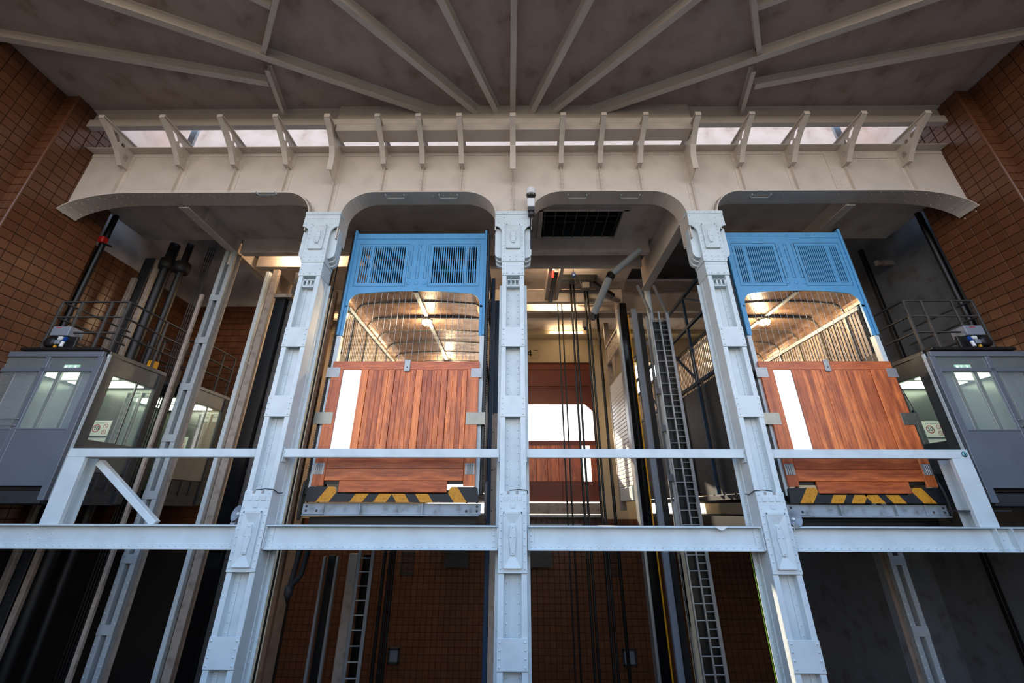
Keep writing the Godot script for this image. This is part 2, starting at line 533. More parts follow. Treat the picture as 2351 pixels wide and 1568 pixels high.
func build_roof() -> void:
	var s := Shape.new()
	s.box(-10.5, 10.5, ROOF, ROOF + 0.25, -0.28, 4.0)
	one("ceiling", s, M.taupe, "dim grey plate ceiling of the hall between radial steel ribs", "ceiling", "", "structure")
	# radial ribs: rolled beams under the plates, all running to one point over the middle column
	var ribs := [[212, 0, 1012, 270], [772, 0, 1105, 270], [1010, 0, 1146, 270], [1180, 0, 1177, 270], [1356, 0, 1215, 270], [1600, 0, 1255, 270], [2140, 0, 1343, 270]]
	var places := ["long rib above the left tiled pier", "rib second from the left tiled wall", "rib just left of the middle rib", "middle rib above the centre column", "rib just right of the middle rib", "rib second from the right tiled wall", "long rib above the right tiled pier"]
	for k in ribs.size():
		var r: Array = ribs[k]
		var a := py(r[0], r[1], ROOF - 0.26)
		var b := py(r[2], r[3], ROOF - 0.26)
		a += (a - b) * 0.55 if k in [1, 2, 3, 4, 5] else (a - b) * 0.18
		b += (b - a).normalized() * 0.15
		rib(a, b, 0.26, 0.12, "radial steel roof beam, the " + places[k], "radial roof beams")
	rib(py(-60, 78, ROOF - 0.2), py(616, 193, ROOF - 0.2), 0.2, 0.12, "dark short roof beam running into the left tiled wall", "")
	rib(py(2410, 74, ROOF - 0.2), py(1733, 199, ROOF - 0.2), 0.2, 0.12, "dark short roof beam running into the right tiled wall", "")
	var ties := [[640, -30, 602, 132, "left", "rear"], [613, 162, 650, 262, "left", "front"], [1727, -30, 1745, 136, "right", "rear"], [1730, 165, 1702, 263, "right", "front"]]
	for t in ties:
		rib(py(t[0], t[1], ROOF - 0.2), py(t[2], t[3], ROOF - 0.2), 0.2, 0.09, "cross tie %s the long %s roof beam" % ["joining the inner ribs to" if t[5] == "rear" else "between the girder and", t[4]], "cross ties of the roof")
	rib(py(560, -12, ROOF - 0.16), py(620, 17, ROOF - 0.16), 0.16, 0.09, "short roof tie butting on the left cross tie", "")
	rib(py(1739, 20, ROOF - 0.16), py(1815, -9, ROOF - 0.16), 0.16, 0.09, "short roof tie butting on the right cross tie", "")

func rib(a: Vector3, b: Vector3, h: float, w: float, label: String, group: String) -> void:
	var o := thing("roof_beam", b, label, "roof beam", group)
	var f := (b - a).normalized()
	var s := Shape.new()
	s.bar(a + Vector3(0, h / 2, 0), b + Vector3(0, h / 2, 0), 0.016, h)
	part(o, "beam_web", s, M.girder_paint)
	s = Shape.new()
	s.bar(a, b, w, 0.018)
	part(o, "lower_flange", s, M.girder_paint)
	s = Shape.new()
	s.bar(a + Vector3(0, h - 0.012, 0), b + Vector3(0, h - 0.012, 0), w, 0.018)
	part(o, "upper_flange", s, M.girder_paint)

# ---------- the riveted portal girder
const WEB := -0.15          # z of the web plate
const CHORD := 7.88         # underside of the top chord
const SOFFIT := 6.57

func arc(c: Vector2, rx: float, ry: float, a0: float, a1: float, n := 10) -> PackedVector2Array:
	var p := PackedVector2Array()
	for i in n + 1:
		var a := lerpf(a0, a1, float(i) / n)
		p.append(c + Vector2(cos(a) * rx, sin(a) * ry))
	return p

func bay_path(k: int) -> PackedVector2Array:    # underside of the girder in bay k, from left to right
	var p := PackedVector2Array()
	match k:
		0:
			p.append_array(arc(Vector2(-8.35, 6.0), 1.49, 0.57, PI * 0.92, PI / 2))
			p.append_array(arc(Vector2(-4.95, 5.97), 0.60, 0.60, PI / 2, 0.0))
			p.append(Vector2(-4.35, 5.55))
		1:
			p.append(Vector2(-3.64, 5.35))
			p.append_array(arc(Vector2(-3.0, 5.95), 0.64, 0.62, PI, PI / 2))
			p.append_array(arc(Vector2(-1.06, 5.95), 0.68, 0.62, PI / 2, 0.0))
			p.append(Vector2(-0.38, 5.55))
		2:
			p.append(Vector2(0.38, 5.55))
			p.append_array(arc(Vector2(1.06, 5.95), 0.68, 0.62, PI, PI / 2))
			p.append_array(arc(Vector2(3.0, 5.95), 0.64, 0.62, PI / 2, 0.0))
			p.append(Vector2(3.64, 5.35))
		3:
			p.append(Vector2(4.30, 5.55))
			p.append_array(arc(Vector2(4.9, 5.97), 0.60, 0.60, PI, PI / 2))
			p.append_array(arc(Vector2(8.35, 6.0), 1.49, 0.57, PI / 2, PI * 0.08))
	return p

func build_girder() -> void:
	var root := thing("portal_girder", Vector3(0, SOFFIT, WEB), "cream riveted steel portal girder with arched underside spanning the whole hall", "girder")
	# web plates, split at the columns and at two joints as the plates are
	var bays := []
	for k in 4: bays.append(bay_path(k))
	var poly := PackedVector2Array()
	poly.append(Vector2(-WALL, CHORD)); poly.append(Vector2(-WALL, bays[0][0].y))
	for k in 4:
		for q in bays[k]: poly.append(q + Vector2(0, 0.011))
	poly.append(Vector2(WALL, bays[3][-1].y)); poly.append(Vector2(WALL, CHORD))
	var cuts := [-9.86, -6.32, -4.0, 0.0, 4.0, 7.35, 9.86]
	for i in cuts.size() - 1:
		var clip := PackedVector2Array([Vector2(cuts[i] + 0.0015, 5.0), Vector2(cuts[i + 1] - 0.0015, 5.0), Vector2(cuts[i + 1] - 0.0015, 8.2), Vector2(cuts[i] + 0.0015, 8.2)])
		var s := Shape.new()
		for q in Geometry2D.intersect_polygons(poly, clip): s.prism(q, Transform3D(Basis(), Vector3(0, 0, WEB)), 0.03)
		part(root, "web_plate", s, M.girder_paint)
	# soffit plates
	for k in 4:
		var s := Shape.new()
		s.ribbon(bays[k], 0.0, -0.40, 0.022)
		var so := part(root, "soffit_plate", s, M.girder_paint)
		s = Shape.new()
		var d := 0.1
		var path: PackedVector2Array = bays[k]
		for i in path.size() - 1:
			var a := path[i]; var b := path[i + 1]
			var f := (b - a).normalized()
			var len := a.distance_to(b)
			while d < len:
				var c := a + f * d
				var nn := Vector3(f.y, -f.x, 0)
				for z in [-0.07, -0.30]: s.rivet(Vector3(c.x, c.y, z), nn, 0.014)
				var c2 := c + f * 0.08
				for z in [-0.12, -0.345]: s.rivet(Vector3(c2.x, c2.y, z), nn, 0.014)
				d += 0.24
			d -= len
		part(so, "rivets", s, M.girder_paint, "", "stuff")
	# curved angle beside each column, on the face of the web
	for q in [[-4.35, -1], [4.30, 1]]:
		var s := Shape.new()
		var path := arc(Vector2(q[0] + 0.6 * q[1], 5.97), 0.52, 0.52, PI / 2 - 0.35 * q[1] + (PI if q[1] < 0 else 0.0) * 0.0, 0.0 if q[1] < 0 else PI, 8)
		var pth := arc(Vector2(q[0] + 0.6 * q[1], 5.97), 0.66, 0.66, 1.1 if q[1] < 0 else PI - 1.1, 0.0 if q[1] < 0 else PI, 8)
		for i in pth.size() - 1:
			s.bar(Vector3(pth[i].x, pth[i].y, WEB + 0.008), Vector3(pth[i + 1].x, pth[i + 1].y, WEB + 0.008), 0.016, 0.10, Vector3(0, 0, 1))
			s.rivet(Vector3((pth[i].x + pth[i + 1].x) / 2, (pth[i].y + pth[i + 1].y) / 2, WEB + 0.06), Vector3.BACK, 0.013)
		part(root, "curved_angle", s, M.girder_paint)
	# top chord
	var s := Shape.new()
	s.cbox(-WALL, WALL, CHORD, CHORD + 0.022, WEB - 0.25, 0.03, 0.004)
	var ch := part(root, "top_chord", s, M.girder_paint)
	s = Shape.new()
	s.box(-WALL, WALL, CHORD - 0.10, CHORD, WEB, WEB + 0.012)
	part(root, "chord_angle", s, M.girder_paint)
	s = Shape.new()
	var x := -WALL + 0.1
	while x < WALL:
		s.rivet(Vector3(x, CHORD, -0.02), Vector3.DOWN); s.rivet(Vector3(x + 0.11, CHORD, -0.07), Vector3.DOWN)
		s.rivet(Vector3(x, CHORD - 0.05, WEB + 0.012), Vector3.BACK); s.rivet(Vector3(x + 0.11, CHORD - 0.05, WEB + 0.012), Vector3.BACK)
		s.rivet(Vector3(x, CHORD - 0.17, WEB), Vector3.BACK, 0.011)
		x += 0.22
	part(ch, "rivets", s, M.girder_paint, "", "stuff")
	# upright stiffeners
	var xs := [-8.89, -7.57, -6.32, -5.12, -4.0, -2.92, -2.04, -1.16, -0.01, 1.07, 1.94, 2.83, 3.94, 5.09, 6.25, 7.46, 8.81]
	for k in xs.size():
		var low := under(bays, xs[k]) if not k in [4, 8, 12] else 6.02
		s = Shape.new()
		var side := -1.0 if xs[k] < -0.5 else 1.0
		s.box(xs[k] - 0.006, xs[k] + 0.006, low, CHORD - 0.1, WEB, WEB + 0.075)
		if k == 8: s.box(xs[k] - 0.10, xs[k] + 0.10, low, CHORD - 0.1, WEB, WEB + 0.01)
		elif absf(xs[k]) < 3.5: s.box(xs[k] - 0.075, xs[k] + 0.075, low, CHORD - 0.1, WEB, WEB + 0.01)
		else: s.box(xs[k], xs[k] - side * 0.09, low, CHORD - 0.1, WEB, WEB + 0.01)
		var stf := part(root, "stiffener", s, M.girder_paint)
		s = Shape.new()
		s.rivets(Vector3(xs[k] - side * 0.05, low + 0.06, WEB + 0.01), Vector3(xs[k] - side * 0.05, CHORD - 0.2, WEB + 0.01), 0.13, Vector3.BACK, 0.014)
		if absf(xs[k]) < 3.5: s.rivets(Vector3(xs[k] + side * 0.045, low + 0.06, WEB + 0.01), Vector3(xs[k] + side * 0.045, CHORD - 0.2, WEB + 0.01), 0.13, Vector3.BACK, 0.014)
		part(stf, "rivets", s, M.girder_paint, "", "stuff")
	# riveted joint strap in the right bay
	s = Shape.new()
	s.box(7.12, 7.38, under(bays, 7.2), CHORD - 0.1, WEB, WEB + 0.014)
	s.box(7.46, 8.81, CHORD - 0.24, CHORD - 0.1, WEB, WEB + 0.014)
	var st := part(root, "joint_strap", s, M.girder_paint)
	s = Shape.new()
	for q in [7.16, 7.25, 7.34]: s.rivets(Vector3(q, SOFFIT + 0.08, WEB + 0.014), Vector3(q, CHORD - 0.18, WEB + 0.014), 0.1, Vector3.BACK, 0.013)
	for q in [CHORD - 0.21, CHORD - 0.15]: s.rivets(Vector3(7.6, q, WEB + 0.014), Vector3(8.75, q, WEB + 0.014), 0.12, Vector3.BACK, 0.013)
	part(st, "rivets", s, M.girder_paint, "", "stuff")
	# pull bars on the underside
	for q in [[612, 446], [908, 453], [1030, 453], [1325, 453], [1446, 453], [1745, 452]]:
		var c := py(q[0], q[1], SOFFIT - 0.03)
		s = Shape.new()
		s.box(c.x - 0.21, c.x + 0.21, SOFFIT - 0.035, SOFFIT - 0.02, c.z - 0.045, c.z - 0.02)
		s.box(c.x - 0.21, c.x - 0.195, SOFFIT - 0.035, SOFFIT, c.z - 0.045, c.z + 0.07)
		s.box(c.x + 0.195, c.x + 0.21, SOFFIT - 0.035, SOFFIT, c.z - 0.045, c.z + 0.07)
		part(root, "access_bracket", s, M.steel)
	# pale wall of the roof lantern behind the girder, open to the sky above
	s = Shape.new()
	s.box(-10.6, 10.6, 8.0, 11.2, -1.7, -1.45)
	s.box(-10.6, -9.9, 8.85, 11.2, -1.45, -0.28); s.box(9.9, 10.6, 8.85, 11.2, -1.45, -0.28)
	one("wall_parapet", s, M.lantern_plaster, "pale lantern wall showing as a strip between girder and roof", "wall", "", "structure")
	# eaves beams that the brackets carry
	for sg in [-1.0, 1.0]:
		var o := thing("eaves_beam", Vector3(sg * 6.9, 8.33, 0.2), "grey eaves beam resting over the %s bay brackets" % ["left", "right"][int(sg > 0)], "beam", "eaves beams")
		s = Shape.new()
		var a: float = minf(sg * WALL, sg * 3.95); var b: float = maxf(sg * WALL, sg * 3.95)
		s.box(a, b, 8.36, ROOF, 0.14, 0.17)
		part(o, "beam_web", s, M.girder_paint)
		s = Shape.new()
		s.cbox(a, b, 8.34, 8.55, 0.10, 0.235, 0.01)
		part(o, "lower_flange", s, M.girder_paint)
		s = Shape.new()
		s.box(a, b, ROOF - 0.03, ROOF, 0.02, 0.25)
		part(o, "upper_flange", s, M.girder_paint)
		s = Shape.new()
		var lx: float = sg * 8.0
		s.box(lx - 0.08, lx + 0.08, CHORD, 9.9, WEB - 0.32, WEB - 0.26)
		part(o, "prop", s, M.girder_paint)
	var o := thing("eaves_beam", Vector3(0, 7.9, 0.4), "deep grey eaves beam with a pale band across the two middle bays", "beam", "eaves beams")
	s = Shape.new()
	s.cbox(-4.02, 4.02, pz(1176, 283, 0.45).y, pz(1176, 271, 0.45).y, 0.30, 0.45, 0.008)
	part(o, "upper_flange", s, M.girder_paint)
	s = Shape.new()
	s.cbox(-3.92, 3.92, pz(1176, 297, 0.44).y, pz(1176, 283, 0.44).y, 0.12, 0.44, 0.008)
	part(o, "lower_flange", s, M.girder_paint, "pale band")
	s = Shape.new()
	s.box(-4.02, 4.02, pz(1176, 271, 0.45).y, ROOF, 0.20, 0.3)
	part(o, "beam_web", s, M.girder_paint)
	# brackets
	var small := bracket(false)
	var deep := bracket(true)
	for k in xs.size():
		var big := k in [4, 8, 12]
		var b: Node3D = deep if big else small
		var at := Vector3(xs[k], CHORD, WEB)
		var label: String = "deep riveted bracket above the %s column capital" % ["left", "middle", "right"][[4, 8, 12].find(k)] if big else "pierced steel roof bracket, %s from the %s" % [["first", "second", "third", "fourth"][k if k < 4 else k - 5 if k < 8 else k - 9 if k < 12 else k - 13], ["left tiled wall", "deep left column bracket", "deep middle column bracket towards the right wall", "deep right column bracket"][0 if k < 4 else 1 if k < 8 else 2 if k < 12 else 3]]
		if (big and k == 4) or k == 0: b.position = at; b.set_meta("label", label)
		else: copy(b, at, label)

func under(bays: Array, x: float) -> float:
	for p in bays:
		for i in p.size() - 1:
			if x >= p[i].x and x < p[i + 1].x: return lerpf(p[i].y, p[i + 1].y, (x - p[i].x) / (p[i + 1].x - p[i].x)) + 0.02
	return 6.02

func bracket(big: bool) -> Node3D:
	# profile of (z from the web, y from the chord)
	var lower := PackedVector2Array([Vector2(0.85, 0.11), Vector2(0.70, 0.02), Vector2(0.55, -0.08), Vector2(0.42, -0.19), Vector2(0.32, -0.29), Vector2(0.22, -0.42), Vector2(0.17, -0.50)]) if not big else PackedVector2Array([Vector2(0.85, 0.09), Vector2(0.70, -0.01), Vector2(0.56, -0.13), Vector2(0.44, -0.27), Vector2(0.37, -0.42), Vector2(0.345, -0.52), Vector2(0.335, -0.86)])
	var o := Node3D.new()
	o.name = numbered("roof_bracket")
	add_child(o)
	tag(o, "", "bracket", "deep brackets over the columns" if big else "roof brackets along the girder")
	var outer := PackedVector2Array([Vector2(0.0, 0.18), Vector2(0.85, 0.18)])
	outer.append_array(lower)
	outer.append(Vector2(0.0, -0.50 if not big else -0.97))
	var s := Shape.new()
	if big: s.prism_x(outer, -0.008, 0.008)
	else:
		# gusset with a triangular and two round openings: built in upright strips
		var holes := [PackedVector2Array([Vector2(0.44, 0.10), Vector2(0.60, 0.12), Vector2(0.40, -0.07), Vector2(0.36, 0.0)]), arc(Vector2(0.27, -0.03), 0.05, 0.055, 0, TAU, 10), arc(Vector2(0.12, -0.26), 0.065, 0.085, 0, TAU, 10)]
		for i in 12:
			var z0 := 0.85 * i / 12.0
			var strip := PackedVector2Array([Vector2(z0, -2), Vector2(z0 + 0.85 / 12.0, -2), Vector2(z0 + 0.85 / 12.0, 2), Vector2(z0, 2)])
			var pieces: Array = Array(Geometry2D.intersect_polygons(outer, strip), TYPE_NIL, "", null)
			for h in holes:
				var next := []
				for q in pieces:
					for r in Geometry2D.clip_polygons(q, h): next.append(r)
				pieces = next
			for q in pieces: s.prism_x(q, -0.007, 0.007)
	place(o, "gusset", s.mesh(), M.girder_paint, Vector3.ZERO)
	s = Shape.new()
	var w := 0.055 if not big else 0.06
	for i in lower.size() - 1:
		s.bar(Vector3(0, lower[i].y, lower[i].x), Vector3(0, lower[i + 1].y, lower[i + 1].x), w * 2, 0.022)
	place(o, "lower_flange", s.mesh(), M.girder_paint, Vector3.ZERO)
	s = Shape.new()
	s.cbox(-w, w, 0.16, 0.185, 0.0, 0.86, 0.004)
	for i in 7: s.rivet(Vector3(0.007, 0.135, 0.12 + i * 0.1), Vector3.RIGHT, 0.009); s.rivet(Vector3(-0.007, 0.135, 0.12 + i * 0.1), Vector3.LEFT, 0.009)
	place(o, "upper_flange", s.mesh(), M.girder_paint, Vector3.ZERO)
	s = Shape.new()
	s.cbox(-w - 0.004, w + 0.004, 0.085 if big else 0.10, 0.19, 0.855, 0.872, 0.006)
	place(o, "end_plate", s.mesh(), M.girder_paint, Vector3.ZERO)
	s = Shape.new()
	if big:
		s.box(-w, w, -0.97, -0.10, 0.0, 0.02)
		for i in 8:
			for sx in [-1.0, 1.0]:
				s.rivet(Vector3(0.008 * sx, -0.9 + i * 0.1, 0.05), Vector3(sx, 0, 0)); s.rivet(Vector3(0.008 * sx, -0.85 + i * 0.1, 0.11), Vector3(sx, 0, 0))
	else:
		s.cbox(-w, w, -0.52, -0.49, 0.0, 0.18, 0.004)
	place(o, "foot_plate", s.mesh(), M.girder_paint, Vector3.ZERO)
	return o

# ---------- columns, landing beams and rails
func build_columns() -> void:
	var first := column()
	for k in 3:
		var at := Vector3((k - 1) * 4.0, PIT, 0)
		var label: String = ["pale riveted steel column with a relief panel, left one", "pale riveted steel column under the white dome camera", "pale riveted steel column beside the right timber lift gate"][k]
		label = ["pale riveted steel column left of the open blue lift car", "pale riveted steel column with the white dome camera at its head", "pale riveted steel column overlapping the right blue lift car"][k]
		if k == 0: first.position = at; first.set_meta("label", label)
		else: copy(first, at, label)

func column() -> Node3D:    # built about x = 0 with its foot at y = 0, that is PIT below the landing
	var o := Node3D.new()
	o.name = numbered("steel_column")
	add_child(o)
	tag(o, "", "column", "portal columns")
	var up := -PIT
	var P := func(called: String, s: Shape, m: Material, under_: Node3D = null) -> MeshInstance3D:
		return place(under_ if under_ else o, called, s.mesh(), m, Vector3(0, up, 0) if under_ == null else Vector3.ZERO)
	var hw := 0.213
	var s: Shape
	for sx in [-1.0, 1.0]:
		s = Shape.new()
		s.cbox(sx * (hw - 0.085), sx * hw, PIT, 4.45, -0.018, 0.0, 0.004)            # front leg
		s.box(sx * (hw - 0.018), sx * hw, PIT, 4.45, -0.345, -0.018)                 # flank
		s.box(sx * (hw - 0.085), sx * (hw - 0.067), PIT, 4.45, -0.125, -0.018)       # inner leg
		P.call("channel", s, M.steel)
		s = Shape.new()
		s.box(sx * hw, sx * (hw + 0.012), PIT, 4.43, -0.345, -0.255)                 # angle on the flank
		s.box(sx * hw, sx * (hw + 0.06), PIT, 4.43, -0.357, -0.345)
		var an: MeshInstance3D = P.call("rear_angle", s, M.steel)
		s = Shape.new()
		for y in [-3.0, -1.75, 0.1, 1.72, 3.0]:
			s.rivets(Vector3(sx * (hw + 0.012), y - 0.05, -0.30), Vector3(sx * (hw + 0.012), y + 0.35, -0.30), 0.115, Vector3(sx, 0, 0), 0.015)
		P.call("rivets", s, M.steel, an).set_meta("kind", "stuff")
		s = Shape.new()
		s.box(sx * 0.055, sx * (hw - 0.085), PIT, 4.45, -0.125, -0.112)              # angle against the web
		var wa: MeshInstance3D = P.call("web_angle", s, M.steel)
		s = Shape.new()
		s.rivets(Vector3(sx * 0.09, PIT + 4, -0.112), Vector3(sx * 0.09, 4.2, -0.112), 0.125, Vector3.BACK, 0.014)
		P.call("rivets", s, M.steel, wa).set_meta("kind", "stuff")
	s = Shape.new()
	s.box(-hw + 0.08, hw - 0.08, PIT, 4.45, -0.14, -0.125)
	P.call("web", s, M.steel)
	s = Shape.new()
	s.box(-hw, hw, PIT, 4.45, -0.357, -0.342)
	P.call("back_plate", s, M.steel)
	# batten plates
	for b in [[2.946, 3.337], [1.67, 2.039], [-1.788, -1.414], [-3.3, -2.93]]:
		s = Shape.new()
		s.cbox(-hw - 0.003, hw + 0.003, b[0], b[1], 0.0, 0.014, 0.004)
		var bp: MeshInstance3D = P.call("batten_plate", s, M.steel)
		s = Shape.new()
		for sx in [-1.0, 1.0]: s.rivets(Vector3(sx * (hw - 0.035), b[0] + 0.045, 0.014), Vector3(sx * (hw - 0.035), b[1] - 0.045, 0.014), 0.095, Vector3.BACK, 0.016)
		P.call("rivets", s, M.steel, bp).set_meta("kind", "stuff")
	# small grille at the top of the recess
	s = Shape.new()
	s.box(-0.13, 0.13, 4.22, 4.245, -0.10, -0.02); s.box(-0.13, 0.13, 4.36, 4.38, -0.10, -0.02)
	for i in 4: s.box(-0.128 + i * 0.078, -0.106 + i * 0.078, 4.24, 4.37, -0.06, -0.02)
	for i in 3: s.rivet(Vector3(-0.078 + i * 0.078, 4.275, -0.08), Vector3.BACK, 0.018)
	s.box(-0.13, 0.13, 4.22, 4.40, -0.115, -0.10)
	P.call("grille", s, M.steel)
	# upper plates
	s = Shape.new()
	s.cbox(-0.222, 0.222, 4.45, 4.755, -0.36, 0.014, 0.004)
	var lp: MeshInstance3D = P.call("neck_plate", s, M.steel)
	s = Shape.new()
	for sx in [-1.0, 1.0]:
		s.rivets(Vector3(sx * 0.185, 4.50, 0.014), Vector3(sx * 0.185, 4.70, 0.014), 0.09, Vector3.BACK, 0.014)
		for z in [-0.05, -0.30]: s.rivets(Vector3(sx * 0.222, 4.49, z), Vector3(sx * 0.222, 4.90, z), 0.1, Vector3(sx, 0, 0), 0.013)
	for x in [-0.12, 0.0, 0.12]: s.rivet(Vector3(x, 4.50, 0.014), Vector3.BACK, 0.02)
	P.call("rivets", s, M.steel, lp).set_meta("kind", "stuff")
	s = Shape.new()
	s.cbox(-0.235, 0.235, 4.755, 4.925, -0.37, 0.028, 0.006)
	var np: MeshInstance3D = P.call("neck_band", s, M.steel)
	s = Shape.new()
	for y in [4.80, 4.88]: s.rivets(Vector3(-0.19, y, 0.028), Vector3(0.19, y, 0.028), 0.127, Vector3.BACK, 0.014)
	P.call("rivets", s, M.steel, np).set_meta("kind", "stuff")
	# capital: face plate with concave shoulders
	var face := PackedVector2Array([Vector2(-0.225, 4.925), Vector2(0.225, 4.925)])
	face.append_array(arc(Vector2(0.375, 5.45), 0.15, 0.19, PI, PI / 2, 6))
	face.append(Vector2(0.366, 5.93)); face.append(Vector2(-0.366, 5.93))
	face.append_array(arc(Vector2(-0.375, 5.45), 0.15, 0.19, PI / 2, 0, 6))
	s = Shape.new()
	s.prism(face, Transform3D(Basis(), Vector3(0, 0, 0.02)), 0.03)
	var cap: MeshInstance3D = P.call("capital_plate", s, M.steel)
	s = Shape.new()
	for sx in [-1.0, 1.0]:
		s.rivets(Vector3(sx * 0.185, 4.98, 0.02), Vector3(sx * 0.185, 5.70, 0.02), 0.09, Vector3.BACK, 0.013)
		s.rivet(Vector3(sx * 0.24, 5.68, 0.02), Vector3.BACK, 0.012); s.rivet(Vector3(sx * 0.30, 5.72, 0.02), Vector3.BACK, 0.012)
		s.rivet(Vector3(sx * 0.33, 5.88, 0.02), Vector3.BACK, 0.012); s.rivet(Vector3(sx * 0.19, 5.84, 0.02), Vector3.BACK, 0.014)
	P.call("rivets", s, M.steel, cap).set_meta("kind", "stuff")
	s = Shape.new()
	s.cbox(-0.372, 0.372, 5.93, 6.012, -0.16, 0.034, 0.006)
	var band: MeshInstance3D = P.call("capital_band", s, M.steel)
	s = Shape.new()
	s.rivets(Vector3(-0.33, 5.97, 0.034), Vector3(0.33, 5.97, 0.034), 0.11, Vector3.BACK, 0.013)
	P.call("rivets", s, M.steel, band).set_meta("kind", "stuff")
	s = Shape.new()
	s.box(-0.215, 0.215, 4.92, 5.95, -0.36, 0.0)
	P.call("capital_core", s, M.steel)
	# stepped rounded side brackets
	for sx in [-1.0, 1.0]:
		for k in 3:
			s = Shape.new()
			var w := 0.37 - 0.006 * k
			var drop := 0.05 * k
			var q := PackedVector2Array([Vector2(sx * 0.2, 5.62), Vector2(sx * w, 5.62)])
			q.append_array(arc(Vector2(sx * (w - 0.12), 5.02 - drop), 0.12, 0.12, 0.0 if sx > 0 else PI, -PI / 2 if sx > 0 else PI * 1.5, 6))
			q.append(Vector2(sx * 0.2, 4.90 - drop))
			s.prism(q, Transform3D(Basis(), Vector3(0, 0, -0.06 - 0.09 * k)), 0.07)
			P.call("side_bracket", s, M.steel)
	# relief panels on the capital and at the landing
	relief(P, 5.06, 5.66, 0.14, 0.02, false)
	s = Shape.new()
	s.cbox(-hw - 0.004, hw + 0.004, -0.63, 0.493, -0.01, 0.02, 0.005)
	var pl: MeshInstance3D = P.call("landing_plate", s, M.steel)
	s = Shape.new()
	for sx in [-1.0, 1.0]: s.rivets(Vector3(sx * 0.18, -0.575, 0.02), Vector3(sx * 0.18, 0.455, 0.02), 0.103, Vector3.BACK, 0.014)
	P.call("rivets", s, M.steel, pl).set_meta("kind", "stuff")
	for q in [[-0.105, 0.385, 0.034], [0.0, 0.385, 0.034], [0.105, 0.385, 0.034], [0.0, 0.28, 0.034]]:
		s = Shape.new()
		s.cbox(q[0] - q[2], q[0] + q[2], q[1] - q[2], q[1] + q[2], 0.02, 0.03, 0.005)
		P.call("square_boss", s, M.steel)
	for q in [-0.07, 0.07]:
		s = Shape.new()
		s.cbox(q - 0.02, q + 0.02, 0.455, 0.497, 0.018, 0.028, 0.003)
		P.call("square_tab", s, M.galvanised)
	relief(P, -0.565, 0.20, 0.14, 0.02, true)
	return o

func relief(P: Callable, y0: float, y1: float, hw: float, z: float, tall: bool) -> void:
	var s := Shape.new()
	var t := y1 - y0
	s.flat()
	# raised rim
	s.box(-hw, hw, y0, y0 + 0.012, z, z + 0.036); s.box(-hw, hw, y1 - 0.03, y1, z, z + 0.036)
	s.box(-hw, -hw + 0.012, y0, y1, z, z + 0.036); s.box(hw - 0.012, hw, y0, y1, z, z + 0.036)
	# facets: the field sinks towards the lozenge
	var m := y0 + t * (0.54 if tall else 0.50)
	var top := y1 - t * 0.27
	var bot := y0 + t * (0.20 if tall else 0.22)
	var e := 0.004
	var w := 0.034
	var A := Vector3(-hw + 0.012, y1 - 0.03, z + w); var B := Vector3(hw - 0.012, y1 - 0.03, z + w)
	var C := Vector3(0.035, top + 0.04, z + e); var D := Vector3(-0.035, top + 0.04, z + e)
	s.flat()
	s.quad(D, C, B, A)
	var L := Vector3(-hw + 0.012, m, z + w); var R := Vector3(hw - 0.012, m, z + w)
	var cl := Vector3(-0.055, m, z + e); var cr := Vector3(0.055, m, z + e)
	s.tri(A, L, D); s.tri(D, L, cl); s.tri(B, C, R); s.tri(C, cr, R)
	var E := Vector3(-0.03, bot, z + e); var F := Vector3(0.03, bot, z + e)
	var G := Vector3(-hw + 0.012, y0 + 0.012, z + w); var H := Vector3(hw - 0.012, y0 + 0.012, z + w)
	s.tri(L, G, E); s.tri(L, E, cl); s.tri(R, F, H); s.tri(R, cr, F); s.quad(G, H, F, E)
	s.quad(D, cl, cr, C); s.quad(cl, E, F, cr)
	var pan: MeshInstance3D = P.call("relief_panel", s, M.steel)
	s = Shape.new()
	var loz := PackedVector2Array([Vector2(-0.028, bot + 0.02), Vector2(0.028, bot + 0.02), Vector2(0.052, m), Vector2(0.028, top + 0.02), Vector2(-0.028, top + 0.02), Vector2(-0.052, m)])
	s.prism(loz, Transform3D(Basis(), Vector3(0, 0, z + 0.03)), 0.028)
	for q in [Vector2(0, top - 0.01), Vector2(0, bot + 0.05), Vector2(-0.03, m), Vector2(0.03, m)]: s.rivet(Vector3(q.x, q.y, z + 0.03), Vector3.BACK, 0.014)
	P.call("lozenge_plate", s, M.steel, pan)

